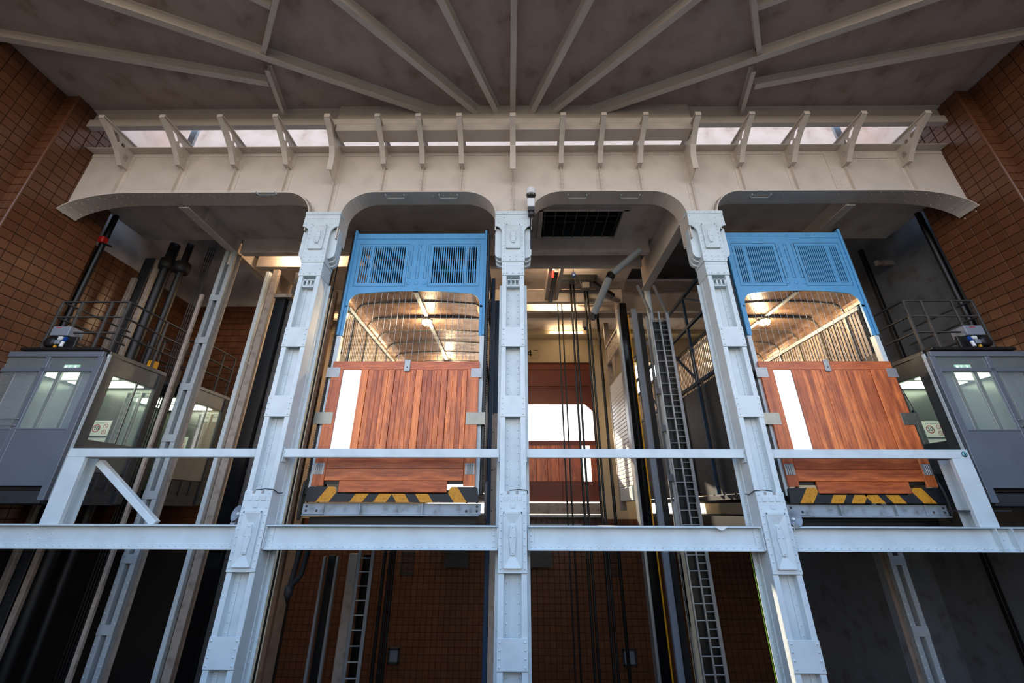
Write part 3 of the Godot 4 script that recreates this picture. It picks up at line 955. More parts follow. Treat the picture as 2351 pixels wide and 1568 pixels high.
func build_rails() -> void:
	var hw := 0.225
	var spans := [[-WALL, -4 - hw, "left bay below the passenger lift"], [-4 + hw, -hw, "below the left timber lift gate"], [hw, 4 - hw, "in front of the empty lift shaft"], [4 + hw, WALL, "below the right timber lift gate"]]
	for k in 4:
		var a: float = spans[k][0]; var b: float = spans[k][1]
		var o := thing("landing_beam", Vector3((a + b) / 2, -0.33, -0.1), "riveted pale steel landing beam " + spans[k][2], "beam", "landing beams")
		var s := Shape.new()
		s.cbox(a, b, -0.018, 0.0, -0.28, -0.005, 0.004)
		part(o, "top_flange", s, M.steel)
		s = Shape.new()
		s.box(a, b, -0.33, -0.018, -0.10, -0.085)
		part(o, "web", s, M.steel)
		s = Shape.new()
		s.cbox(a, b, -0.325, -0.262, -0.085, -0.073, 0.003)
		s.cbox(a, b, -0.34, -0.325, -0.20, -0.03, 0.003)
		var an := part(o, "lower_angle", s, M.steel)
		s = Shape.new()
		s.rivets(Vector3(a + 0.12, -0.295, -0.073), Vector3(b - 0.08, -0.295, -0.073), 0.118, Vector3.BACK, 0.016)
		part(an, "rivets", s, M.steel, "", "stuff")
		for e in ([a, b] if k in [1, 2] else [b] if k == 0 else [a]):
			s = Shape.new()
			var d := 1.0 if e == a else -1.0
			s.box(e, e + d * 0.10, -0.325, -0.02, -0.085, -0.072)
			s.box(e, e + d * 0.012, -0.325, -0.02, -0.085, 0.0)
			s.rivets(Vector3(e + d * 0.06, -0.29, -0.072), Vector3(e + d * 0.06, -0.06, -0.072), 0.08, Vector3.BACK, 0.015)
			part(o, "end_cleat", s, M.steel)
		s = Shape.new()
		if k == 3:
			for q in [7.28, 7.52]: s.box(q, q + 0.012, -0.325, -0.018, -0.085, 0.0)
			s.rivets(Vector3(7.42, -0.28, -0.085), Vector3(7.42, -0.07, -0.085), 0.1, Vector3.BACK, 0.016)
		if k == 0:
			for q in [[-7.4, -0.07], [-7.28, -0.07], [-7.5, -0.13], [-7.12, -0.13], [-7.42, -0.2], [-7.3, -0.2]]: s.rivet(Vector3(q[0], q[1], -0.085), Vector3.BACK, 0.016)
		if k in [0, 3]: part(o, "rivets", s, M.steel, "", "stuff")
	# guard rails
	var y0 := 1.01; var y1 := 1.15
	var rl := [[-7.36, -4 - hw, "across the left passenger lift bay"], [-4 + hw, -hw, "across the left timber lift gate"], [hw, 4 - hw, "across the empty lift shaft"], [4 + hw, 7.42, "across the right timber lift gate"]]
	for k in 4:
		var a: float = rl[k][0]; var b: float = rl[k][1]
		var o := thing("guard_rail", Vector3((a + b) / 2, y0, -0.1), "pale steel guard rail " + rl[k][2], "rail", "guard rails")
		var s := Shape.new()
		s.cbox(a, b, y0, y1, -0.13, -0.05, 0.008)
		part(o, "rail_beam", s, M.steel)
		for e in ([b] if k == 0 else [a] if k == 3 else [a, b]):
			s = Shape.new()
			s.cbox(e - 0.007, e + 0.007, y0 - 0.07, y1 + 0.03, -0.16, -0.035, 0.003)
			part(o, "end_plate", s, M.steel)
		if k in [0, 3]:
			var x: float = a if k == 0 else b
			var d := 1.0 if k == 0 else -1.0
			s = Shape.new()
			s.cbox(x, x + d * 0.30, 0.0, y0 + 0.0, -0.12, -0.05, 0.006)
			s.box(x + d * 0.14, x + d * 0.16, 0.0, y0, -0.30, -0.12)
			s.box(x + d * 0.02, x + d * 0.28, 0.0, y0, -0.32, -0.30)
			part(o, "post", s, M.steel)
			s = Shape.new()
			if k == 0: s.bar(Vector3(-7.0, 0.95, -0.28), Vector3(-5.72, 0.0, -0.28), 0.10, 0.10, Vector3.UP, 0.006)
			else: s.box(6.75, 7.9, -0.02, 0.0, -0.5, -0.1); s.box(7.05, 7.75, 0.22, 0.24, -0.4, -0.1)
			part(o, "brace", s, M.steel if k == 0 else M.dark_steel)
		if k == 3:
			s = Shape.new()
			var c := pz(2214, 1043, -0.048)
			s.lathe(PackedVector2Array([Vector2(0.045, 0.0), Vector2(0.045, 0.003), Vector2(0.0, 0.003)]), c, Vector3.BACK, 20)
			var st := part(o, "sticker", s, M.dark_steel, "round teal pictogram sticker")
			s = Shape.new()
			s.lathe(PackedVector2Array([Vector2(0.036, 0.003), Vector2(0.036, 0.005), Vector2(0.0, 0.005)]), c, Vector3.BACK, 20)
			part(st, "sticker_field", s, paint("teal", Color(0.45, 0.72, 0.75), 0.5))
			s = Shape.new()
			s.box(c.x - 0.007, c.x + 0.007, c.y - 0.022, c.y + 0.008, c.z + 0.005, c.z + 0.007)
			s.box(c.x + 0.0, c.x + 0.013, c.y - 0.024, c.y - 0.016, c.z + 0.005, c.z + 0.007)
			s.rivet(Vector3(c.x, c.y + 0.016, c.z + 0.005), Vector3.BACK, 0.008)
			part(st, "figure", s, M.black)

# ---------- vehicle lifts
const CAR := -0.6          # z of the front of the cars
func yc(y: float) -> float: return pz(960, y, CAR).y   # height of a pixel row on the car front

func build_cars() -> void:
	car(-2.06, 1.43, "left", [[0.075, 0.2], [[0.25, 0.385, 4], [0.43, 0.572, 4], [0.62, 0.745, 4], [0.79, 0.92, 4]]], 1.41)
	car(5.95, 1.25, "right", [[0.1, 0.238], [[0.31, 0.462, 4], [0.472, 0.648, 4], [0.658, 0.825, 4]]], 1.26)

func opening_top(hw: float, inset: float) -> PackedVector2Array:    # from the left jamb over the top to the right jamb, about x = 0
	var y0 := yc(668); var w := hw - inset
	var p := PackedVector2Array()
	var r := 0.24
	var k := 0.055
	p.append_array(arc(Vector2(-w + r, y0 - k - r), r, r, PI, PI / 2 + 0.06, 6))
	for i in range(1, 12):
		var x := lerpf(-w + r, w - r, i / 12.0)
		p.append(Vector2(x, y0 - k * pow(x / (w - r), 2)))
	p.append_array(arc(Vector2(w - r, y0 - k - r), r, r, PI / 2 - 0.06, 0, 6))
	return p

func car(cx: float, hw: float, which: String, layout: Array, gw: float) -> void:
	var floor_y := yc(1122)
	var o := thing("lift_car", Vector3(cx, floor_y - 0.4, CAR), "blue vehicle lift car behind the %s timber gate, lamp lit inside" % which, "lift", "vehicle lift cars")
	var top := yc(537); var head := yc(549)
	var s := Shape.new()
	var T := func(x: float) -> float: return cx + x
	# --- front head panel with two slotted grilles
	var at := Transform3D(Basis(), Vector3(cx, 0, CAR))
	var g0 := yc(566); var g1 := yc(650)
	var edge := opening_top(hw, 0.07)
	var fr := func(f: float) -> float: return -hw + 2.0 * hw * f
	var ranges := [[0.055, 0.395], [0.605, 0.945]]
	# lower field down to the arch
	var low := PackedVector2Array([Vector2(-hw, g1), Vector2(-hw, yc(705))])
	low.append(Vector2(-hw + 0.07, yc(705)))
	low.append_array(edge)
	low.append(Vector2(hw - 0.07, yc(705)))
	low.append(Vector2(hw, yc(705))); low.append(Vector2(hw, g1))
	s.prism(low, at, 0.02)
	s.box(cx - hw, cx + hw, g0, head, CAR - 0.02, CAR)
	s.cbox(cx - hw, cx + hw, head, top, CAR - 0.02, CAR + 0.012, 0.004)
	s.box(cx - hw, cx + fr.call(ranges[0][0]), g1, g0, CAR - 0.02, CAR)
	s.box(cx + fr.call(ranges[0][1]), cx + fr.call(ranges[1][0]), g1, g0, CAR - 0.02, CAR)
	s.box(cx + fr.call(ranges[1][1]), cx + hw, g1, g0, CAR - 0.02, CAR)
	var panel := part(o, "head_panel", s, M.blue, "blue sheet steel head panel")
	s = Shape.new()
	for i in 12: s.rivet(Vector3(cx - hw + 0.12 + i * (2 * hw - 0.24) / 11, (head + top) / 2, CAR + 0.012), Vector3.BACK, 0.008)
	part(panel, "bolts", s, M.dark_blue, "", "stuff")
	for gi in 2:
		s = Shape.new()
		var a: float = fr.call(ranges[gi][0]); var b: float = fr.call(ranges[gi][1])
		var n := 20
		var pitch := (b - a) / n
		for i in n + 1:
			var x := a + pitch * i
			var wide := 0.026 if i == (5 if gi == 0 else n - 5) else 0.011
			s.box(cx + x - wide, cx + x + wide, g1, g0, CAR - 0.016, CAR - 0.001)
		s.box(cx + a, cx + b, g0 - 0.028, g0 - 0.016, CAR - 0.015, CAR - 0.002)
		part(panel, "grille_bars", s, M.blue, "", "stuff")
		s = Shape.new()
		# raised outline round the grille
		var c := cx + a - 0.06; var d := cx + b + 0.06
		for q in [[c, d, g0 + 0.06, g0 + 0.064], [c, d, g1 - 0.075, g1 - 0.071], [c, c + 0.004, g1 - 0.075, g0 + 0.064], [d - 0.004, d, g1 - 0.075, g0 + 0.064]]: s.box(q[0], q[1], q[2], q[3], CAR, CAR + 0.005)
		part(panel, "grille_border", s, M.dark_blue)
	s = Shape.new()
	for i in 3:
		var x := cx + (i - 1) * 0.17
		for q in [[-0.03, -0.026, g1 + 0.12, g0 + 0.05], [0.026, 0.03, g1 + 0.12, g0 + 0.05], [-0.03, 0.03, g1 + 0.12, g1 + 0.124]]: s.box(x + q[0], x + q[1], q[2], q[3], CAR, CAR + 0.005)
	part(panel, "pressed_lines", s, M.dark_blue)
	for i in 3:
		s = Shape.new()
		var x := cx + (i - 1) * 0.17
		s.lathe(PackedVector2Array([Vector2(0.045, 0.0), Vector2(0.042, 0.008), Vector2(0.02, 0.004), Vector2(0.0, 0.006)]), Vector3(x, g1 + 0.0, CAR), Vector3.BACK, 8)
		part(panel, "rosette", s, M.blue)
	# machinery seen through the slots
	s = Shape.new()
	s.rod(Vector3(cx - hw + 0.1, (g0 + g1) / 2 + 0.05, CAR - 0.35), Vector3(cx + hw - 0.1, (g0 + g1) / 2 + 0.05, CAR - 0.35), 0.045)
	s.box(cx - hw + 0.1, cx + hw - 0.1, g1 + 0.12, g1 + 0.15, CAR - 0.3, CAR - 0.27)
	part(o, "head_tie", s, M.blue)
	s = Shape.new()
	s.rod(Vector3(cx - hw + 0.1, g0 - 0.25, CAR - 0.15), Vector3(cx + hw - 0.1, g0 - 0.25, CAR - 0.15), 0.012)
	part(o, "signal_cable", s, M.red)
	s = Shape.new()
	s.box(cx - hw + 0.05, cx + hw - 0.05, g1 - 0.25, top - 0.05, CAR - 1.2, CAR - 1.17)
	s.box(cx - hw + 0.02, cx + hw - 0.02, top - 0.06, top - 0.04, CAR - 1.2, CAR - 0.02)
	part(o, "machine_casing", s, M.black)
	# --- side stiles: blue above, grey below
	for sx in [-1.0, 1.0]:
		s = Shape.new()
		s.cbox(cx + sx * (hw - 0.065), cx + sx * hw, yc(770), yc(700), CAR - 0.05, CAR, 0.004)
		s.cbox(cx + sx * hw, cx + sx * (hw + 0.05), yc(770), yc(530), CAR - 0.12, CAR + 0.03, 0.006)
		part(o, "upper_stile", s, M.blue)
		s = Shape.new()
		s.cbox(cx + sx * (hw - 0.04), cx + sx * (hw + 0.05), floor_y - 0.1, yc(770), CAR - 0.12, CAR + 0.0, 0.006)
		part(o, "lower_stile", s, M.steel)
		s = Shape.new()
		s.cbox(cx + sx * (hw + 0.05), cx + sx * (hw + 0.11), floor_y - 0.1, yc(533), CAR - 0.14, CAR - 0.02, 0.01)
		var rack := part(o, "guide_rail", s, M.black)
		s = Shape.new()
		var y := floor_y
		while y < yc(545):
			s.box(cx + sx * (hw + 0.10), cx + sx * (hw + 0.122), y, y + 0.022, CAR - 0.10, CAR - 0.03)
			y += 0.045
		part(rack, "rack_teeth", s, M.iron, "", "stuff")
		s = Shape.new()
		s.lathe(PackedVector2Array([Vector2(0.0, -0.03), Vector2(0.07, -0.03), Vector2(0.08, 0.0), Vector2(0.07, 0.03), Vector2(0.0, 0.03)]), Vector3(cx + sx * (hw + 0.04), yc(531), CAR - 0.05), Vector3.RIGHT, 16)
		part(o, "head_roller", s, M.black)
		s = Shape.new()
		var sk := PackedVector2Array()
		for i in 20: sk.append(Vector2(cos(TAU * i / 20) * 0.07, floor_y - 0.18 + sin(TAU * i / 20) * 0.32))
		s.prism_x(sk, cx + sx * (hw + 0.16) - 0.02, cx + sx * (hw + 0.16) + 0.02)
		var sh := part(o, "guide_shoe", s, M.iron)
		sh.position.z += CAR - 0.1
	# --- wire guard in the front opening
	s = Shape.new()
	var base := yc(838)
	var n := int(2 * hw / 0.135)
	for i in range(1, n):
		var x := -hw + 0.10 + (2 * hw - 0.2) * i / n
		var t := _over(edge, x)
		s.rod(Vector3(cx + x, base, CAR - 0.02), Vector3(cx + x, t, CAR - 0.02), 0.0045, 5)
	var wg := part(o, "guard_wires", s, M.galvanised, "", "stuff")
	s = Shape.new()
	var fine := int(2 * hw / 0.028)
	for i in range(1, fine):
		var x := -hw + 0.10 + (2 * hw - 0.2) * i / fine
		s.bar(Vector3(cx + x, base, CAR - 0.03), Vector3(cx + x, _over(edge, x), CAR - 0.03), 0.0022, 0.0022)
	var yy := base
	while yy < yc(672):
		var half := hw - 0.11
		for i in edge.size() - 1:
			if edge[i].x < 0 and edge[i].y <= yy and edge[i + 1].y > yy: half = -lerpf(edge[i].x, edge[i + 1].x, (yy - edge[i].y) / (edge[i + 1].y - edge[i].y))
		s.bar(Vector3(cx - half, yy, CAR - 0.032), Vector3(cx + half, yy, CAR - 0.032), 0.0022, 0.0022)
		yy += 0.028
	part(wg, "fine_mesh", s, M.dark_steel, "", "stuff")
	# --- vaulted interior
	var vault := PackedVector2Array()
	var back := FAR + 0.45
	var ce := opening_top(hw, 0.03)
	s = Shape.new()
	for i in ce.size() - 1:
		s.soft() if false else s.flat()
		s.quad(Vector3(cx + ce[i].x, ce[i].y + 0.02, back), Vector3(cx + ce[i].x, ce[i].y + 0.02, CAR - 0.05), Vector3(cx + ce[i + 1].x, ce[i + 1].y + 0.02, CAR - 0.05), Vector3(cx + ce[i + 1].x, ce[i + 1].y + 0.02, back))
	var vm := part(o, "vault_lining", s, M.veneer, "varnished brown vaulted lining")
	s = Shape.new()
	for i in ce.size() - 1:
		s.quad(Vector3(cx + ce[i].x, ce[i].y + 0.05, back), Vector3(cx + ce[i + 1].x, ce[i + 1].y + 0.05, back), Vector3(cx + ce[i + 1].x, ce[i + 1].y + 0.05, CAR - 0.05), Vector3(cx + ce[i].x, ce[i].y + 0.05, CAR - 0.05))
	part(vm, "roof_skin", s, M.dark_steel)
	var z := CAR - 0.5
	while z > back:
		s = Shape.new()
		var pth := PackedVector2Array()
		for q in ce: pth.append(Vector2(cx + q.x * 0.992, q.y - 0.0))
		var rev := pth.duplicate(); rev.reverse()
		s.ribbon(pth, z + 0.018, z - 0.018, 0.025)
		for sx in [-1.0, 1.0]: s.box(cx + sx * (hw - 0.06), cx + sx * (hw - 0.03), floor_y, ce[0].y, z - 0.02, z + 0.02)
		part(o, "rib", s, M.stainless)
		z -= 0.76
	s = Shape.new()
	s.box(cx - 0.045, cx + 0.045, yc(668) - 0.018, yc(668) + 0.01, back, CAR - 0.06)
	part(o, "ceiling_strip", s, M.steel)
	# side walls: panelled below, slotted sheet above with a steel handrail
	for sx in [-1.0, 1.0]:
		s = Shape.new()
		s.box(cx + sx * (hw - 0.03), cx + sx * hw, floor_y, 3.1, back, CAR - 0.12)
		var sw := part(o, "side_panel", s, M.dark_steel)
		s = Shape.new()
		z = CAR - 0.2
		while z > back:
			s.box(cx + sx * (hw - 0.028), cx + sx * (hw - 0.018), 3.1, ce[0].y + 0.02, z - 0.055, z)
			z -= 0.085
		part(sw, "slotted_sheet", s, M.beige_steel, "", "stuff")
		s = Shape.new()
		s.box(cx + sx * (hw - 0.07), cx + sx * (hw - 0.03), ce[0].y - 0.1, ce[0].y - 0.02, back, CAR - 0.12)
		part(o, "handrail", s, M.steel)
	# outer frame of the car sides, blue angle iron with braces
	for sx in [-1.0, 1.0]:
		var x: float = cx + sx * (hw + 0.02)
		z = CAR - 1.0
		var k := 0
		while z > back + 0.5:
			s = Shape.new()
			s.box(x - 0.03, x + 0.03, floor_y, yc(560), z - 0.04, z + 0.04)
			part(o, "side_post", s, M.dark_blue)
			if z - 1.5 > back:
				s = Shape.new()
				if k % 2 == 0: s.bar(Vector3(x, 4.7, z), Vector3(x, yc(560), z - 1.5), 0.05, 0.05)
				else: s.bar(Vector3(x, 3.3, z), Vector3(x, 4.7, z - 1.5), 0.05, 0.05)
				part(o, "side_brace", s, M.dark_blue)
			z -= 1.5
			k += 1
		for y in [3.2, 4.75, yc(560)]:
			s = Shape.new()
			s.box(x - 0.035, x + 0.035, y - 0.04, y + 0.04, back, CAR - 0.2)
			part(o, "side_rail", s, M.dark_blue)
		z = CAR - 0.7
		while z > back + 0.4:
			s = Shape.new()
			s.box(x, x + sx * 0.05, floor_y, 3.2, z - 0.03, z + 0.03)
			part(o, "panel_stiffener", s, M.iron)
			z -= 1.5
	# platform
	s = Shape.new()
	s.box(cx - hw, cx + hw, floor_y - 0.12, floor_y - 0.02, back, CAR - 0.1)
	part(o, "platform_deck", s, M.dark_steel)
	s = Shape.new()
	var b0 := yc(1182); var b1 := yc(1156)
	s.cbox(cx - hw - 0.08, cx + hw + 0.08, b0, b1, CAR - 0.1, CAR - 0.04, 0.004)
	s.cbox(cx - hw - 0.06, cx + hw + 0.06, b0 - 0.02, b0, CAR - 0.2, CAR + 0.04, 0.004)
	var pb := part(o, "platform_beam", s, M.platform_grey)
	for sx in [-1.0, 1.0]:
		s = Shape.new()
		s.cbox(cx + sx * (hw - 0.28), cx + sx * (hw + 0.085), b0 + 0.005, b1 - 0.005, CAR - 0.045, CAR - 0.02, 0.003)
		part(pb, "splice_plate", s, M.platform_grey)
		s = Shape.new()
		for q in [[0.02, 0.06], [0.02, 0.13], [0.02, 0.2], [-0.16, 0.06], [-0.16, 0.2]]: s.rivet(Vector3(cx + sx * (hw + q[0]), b0 + q[1], CAR - 0.02), Vector3.BACK, 0.022)
		part(pb, "bolts", s, M.iron, "", "stuff")
		s = Shape.new()
		s.box(cx + sx * hw * 0.37 - 0.008, cx + sx * hw * 0.37 + 0.008, b0, b1, CAR - 0.04, CAR + 0.02)
		part(pb, "web_stiffener", s, M.platform_grey)
	s = Shape.new()
	s.box(cx - hw, cx + hw, b0 - 0.5, b0 - 0.04, CAR - 0.5, CAR - 0.15)
	s.box(cx - hw, cx + hw, b0 - 0.3, b0 - 0.04, back, CAR - 0.5)
	part(o, "undercarriage", s, M.black)
	# --- striped threshold guard with raised ends
	var h0 := yc(1153); var h1 := yc(1134); var h2 := yc(1118)
	var zt := CAR + 0.05
	var th := PackedVector2Array([Vector2(-hw - 0.05, h0), Vector2(hw + 0.05, h0), Vector2(hw + 0.02, h2 - 0.02), Vector2(hw - 0.01, h2), Vector2(hw - 0.42, h2), Vector2(hw - 0.45, h2 - 0.03), Vector2(hw - 0.48, h1), Vector2(-hw + 0.48, h1), Vector2(-hw + 0.45, h2 - 0.03), Vector2(-hw + 0.42, h2), Vector2(-hw + 0.01, h2), Vector2(-hw - 0.02, h2 - 0.02)])
	s = Shape.new()
	s.prism(th, Transform3D(Basis(), Vector3(cx, 0, zt)), 0.07)
	var tg := part(o, "threshold_guard", s, M.hazard_black, "worn black threshold guard with yellow stripes")
	for q in [[0.20, 1.0], [0.60, 1.0], [0.88, 1.0]]:
		for sx in [-1.0, 1.0]:
			var xa: float = sx * hw * (1.0 - q[0])
			var wst := 0.22
			var para := PackedVector2Array([Vector2(xa - wst / 2 + sx * 0.10, h0 - 0.1), Vector2(xa + wst / 2 + sx * 0.10, h0 - 0.1), Vector2(xa + wst / 2 - sx * 0.22, h2 + 0.1), Vector2(xa - wst / 2 - sx * 0.22, h2 + 0.1)])
			s = Shape.new()
			for r in Geometry2D.intersect_polygons(para, th): s.prism(r, Transform3D(Basis(), Vector3(cx, 0, zt + 0.003)), 0.004)
			part(tg, "stripe", s, M.hazard_yellow)
	# --- lamps
	for lz in [CAR - 1.28, CAR - 4.3, CAR - 7.3]:
		bulkhead(o, Vector3(cx, yc(668) - 0.03, lz))
	gate(cx, gw, which, layout)

func _over(edge: PackedVector2Array, x: float) -> float:
	for i in edge.size() - 1:
		if x >= edge[i].x and x <= edge[i + 1].x and edge[i + 1].x > edge[i].x: return lerpf(edge[i].y, edge[i + 1].y, (x - edge[i].x) / (edge[i + 1].x - edge[i].x))
	return edge[0].y

func bulkhead(o: Node3D, at: Vector3, power := 6.0) -> void:
	var s := Shape.new()
	s.lathe(PackedVector2Array([Vector2(0.10, 0.0), Vector2(0.12, 0.03), Vector2(0.115, 0.06), Vector2(0.0, 0.06)]), at + Vector3(0, 0.02, 0), Vector3.DOWN, 18)
	var b := part(o, "lamp_base", s, M.black)
	s = Shape.new()
	s.lathe(PackedVector2Array([Vector2(0.10, 0.06), Vector2(0.125, 0.10), Vector2(0.115, 0.15), Vector2(0.07, 0.19), Vector2(0.0, 0.20)]), at + Vector3(0, 0.02, 0), Vector3.DOWN, 18)
	part(b, "lamp_glass", s, M.bulb, "lit lamp glass")
	s = Shape.new()
	for k in 4:
		var a := PI * k / 4
		var d := Vector3(cos(a), 0, sin(a))
		s.tube(PackedVector3Array([at - d * 0.13 + Vector3(0, -0.05, 0), at - d * 0.125 + Vector3(0, -0.14, 0), at + Vector3(0, -0.195, 0), at + d * 0.125 + Vector3(0, -0.14, 0), at + d * 0.13 + Vector3(0, -0.05, 0)]), 0.006, 5)
	part(b, "lamp_cage", s, M.iron)
	var l := OmniLight3D.new()
	l.name = "lamp_light"
	l.light_color = Color(1.0, 0.87, 0.69)
	l.light_energy = power
	l.light_size = 0.1
	l.omni_range = 30.0
	l.omni_attenuation = 2.0
	l.shadow_enabled = true
	b.add_child(l, true)
	l.position = at + Vector3(0, -0.10, 0)

func gate(cx: float, gw: float, which: String, layout: Array) -> void:
	var z := CAR + 0.06
	var top := yc(832); var rail := yc(851); var mid := yc(1038); var bot := yc(1131)
	var o := thing("timber_gate", Vector3(cx, bot, z), "varnished red-brown timber lift gate in the %s bay, four metal plates each side" % which if false else ("varnished timber lift gate with four plank fields, in front of the left blue car" if which == "left" else "varnished timber lift gate with three plank fields, in front of the right blue car"), "gate", "timber lift gates")
	var F := func(f: float) -> float: return cx - gw + 2 * gw * f
	var board := func(called: String, x0: float, x1: float, y0: float, y1: float, z0: float, m: Material) -> MeshInstance3D:
		var s := Shape.new()
		s.cbox(x0, x1, y0, y1, z0 - 0.035, z0, 0.004)
		return part(o, called, s, m)
	var rng := RandomNumberGenerator.new()
	rng.seed = 77 if which == "left" else 91
	var groups: Array = layout[1]
	board.call("top_rail", F.call(0.0), F.call(1.0), rail, top, z, M.wood_h1)
	board.call("stile", F.call(0.0), F.call(layout[0][0]), yc(1045), rail - 0.001, z, M.wood_v1)
	board.call("stile", F.call(groups[-1][1] + 0.002), F.call(1.0), yc(1045), rail - 0.001, z, M.wood_v4)
	var x: float = layout[0][1]
	for g in groups:
		board.call("stile", F.call(x), F.call(g[0] - 0.002), mid, rail - 0.001, z - 0.002, M["wood_v%d" % (rng.randi() % 5)])
		var a: float = F.call(g[0]); var b: float = F.call(g[1])
		for i in g[2]:
			board.call("plank", lerpf(a, b, float(i) / g[2]) + 0.001, lerpf(a, b, (i + 1.0) / g[2]) - 0.001, mid, rail - 0.001, z - 0.014, M["wood_v%d" % (rng.randi() % 5)])
		x = g[1] + 0.002
		if which == "right": x = g[1] + 0.0
	var s: Shape
	board.call("lock_rail", F.call(0.0), F.call(1.0), yc(1052), mid - 0.001, z, M.wood_h3)
	s = Shape.new()
	s.box(F.call(layout[0][1]), F.call(0.995), mid - 0.02, rail + 0.02, z - 0.055, z - 0.05)
	s.box(F.call(0.005), F.call(0.995), yc(1112), mid - 0.01, z - 0.055, z - 0.05)
	part(o, "light_stop_sheet", s, M.black)  # added black sheet, stops daylight showing through the plank gaps
	# window pane beside the first stile
	s = Shape.new()
	s.box(F.call(layout[0][0]), F.call(layout[0][1]), mid, rail - 0.001, z - 0.026, z - 0.02)
	part(o, "window_pane", s, M.reflective_pane, "mirror-bright window pane")
	# horizontal boards below
	var ys := [1052.5, 1077, 1104, 1131]
	for i in 3:
		board.call("board", F.call(0.075) if i < 2 else cx - gw + 0.48, F.call(0.925) if i < 2 else cx + gw - 0.48, yc(ys[i + 1]) + 0.002, yc(ys[i]) - 0.002, z - 0.004 * (i % 2), M["wood_h%d" % [1, 4, 3][i]])
	board.call("stile", F.call(0.0), F.call(0.073), yc(1116), yc(1052.5), z, M.wood_v3)
	board.call("stile", F.call(0.927), F.call(1.0), yc(1116), yc(1052.5), z, M.wood_v0)
	# metal plates and the latch
	var plates := [[-0.035, 0.055, 846, 868], [0.945, 1.02, 848, 868], [-0.06, 0.06, 948, 975], [0.925, 1.05, 948, 976], [0.0, 0.065, 1064, 1090], [0.935, 0.995, 1064, 1090]]
	for i in plates.size():
		var q: Array = plates[i]
		s = Shape.new()
		s.cbox(F.call(q[0]), F.call(q[1]), yc(q[3]), yc(q[2]), z, z + 0.008, 0.003)
		var pl := part(o, "hinge_plate", s, M.galvanised if i != 3 and i != 2 else M.stainless)
		s = Shape.new()
		for e in [0.2, 0.8]:
			for h in [0.2, 0.8]: s.rivet(Vector3(lerpf(F.call(q[0]), F.call(q[1]), e), lerpf(yc(q[3]), yc(q[2]), h), z + 0.008), Vector3.BACK, 0.007)
		if i >= 4:
			for e in [0.3, 0.5, 0.7]: s.rod(Vector3(lerpf(F.call(q[0]), F.call(q[1]), e), yc(q[3]) + 0.01, z + 0.01), Vector3(lerpf(F.call(q[0]), F.call(q[1]), e), yc(q[2]) - 0.01, z + 0.01), 0.014, 6)
		part(pl, "screws", s, M.galvanised, "", "stuff")
	s = Shape.new()
	s.cbox(F.call(0.49), F.call(0.53), yc(855), yc(829), z, z + 0.02, 0.004)
	var la := part(o, "latch", s, M.galvanised, "bright metal latch plate")
	s = Shape.new()
	s.lathe(PackedVector2Array([Vector2(0.012, 0.0), Vector2(0.012, 0.022), Vector2(0.0, 0.022)]), Vector3(F.call(0.51), yc(846), z), Vector3.BACK, 8)
	part(la, "latch_hole", s, M.black)

# ---------- passenger lifts
func build_passenger_lifts() -> void:
	for sg in [-1.0, 1.0]:
		var side: String = "left" if sg < 0 else "right"
		cabin(sg, -0.62, -2.0, "stainless passenger lift cabin, lit inside, behind the %s glazed landing" % side, true)
		landing(sg, side)
		drive(sg, side)
		guard(sg, -0.6, -2.15, "tubular guard rail on the roof of the front %s passenger lift" % side)
	cabin(-1.0, -2.62, -4.2, "second stainless passenger lift cabin behind the left riveted post", false)
	guard(-1.0, -2.7, -4.0, "small guard rail on the roof of the rear left passenger lift")

func X(sg: float, a: float, b: float) -> Array: return [minf(sg * a, sg * b), maxf(sg * a, sg * b)]

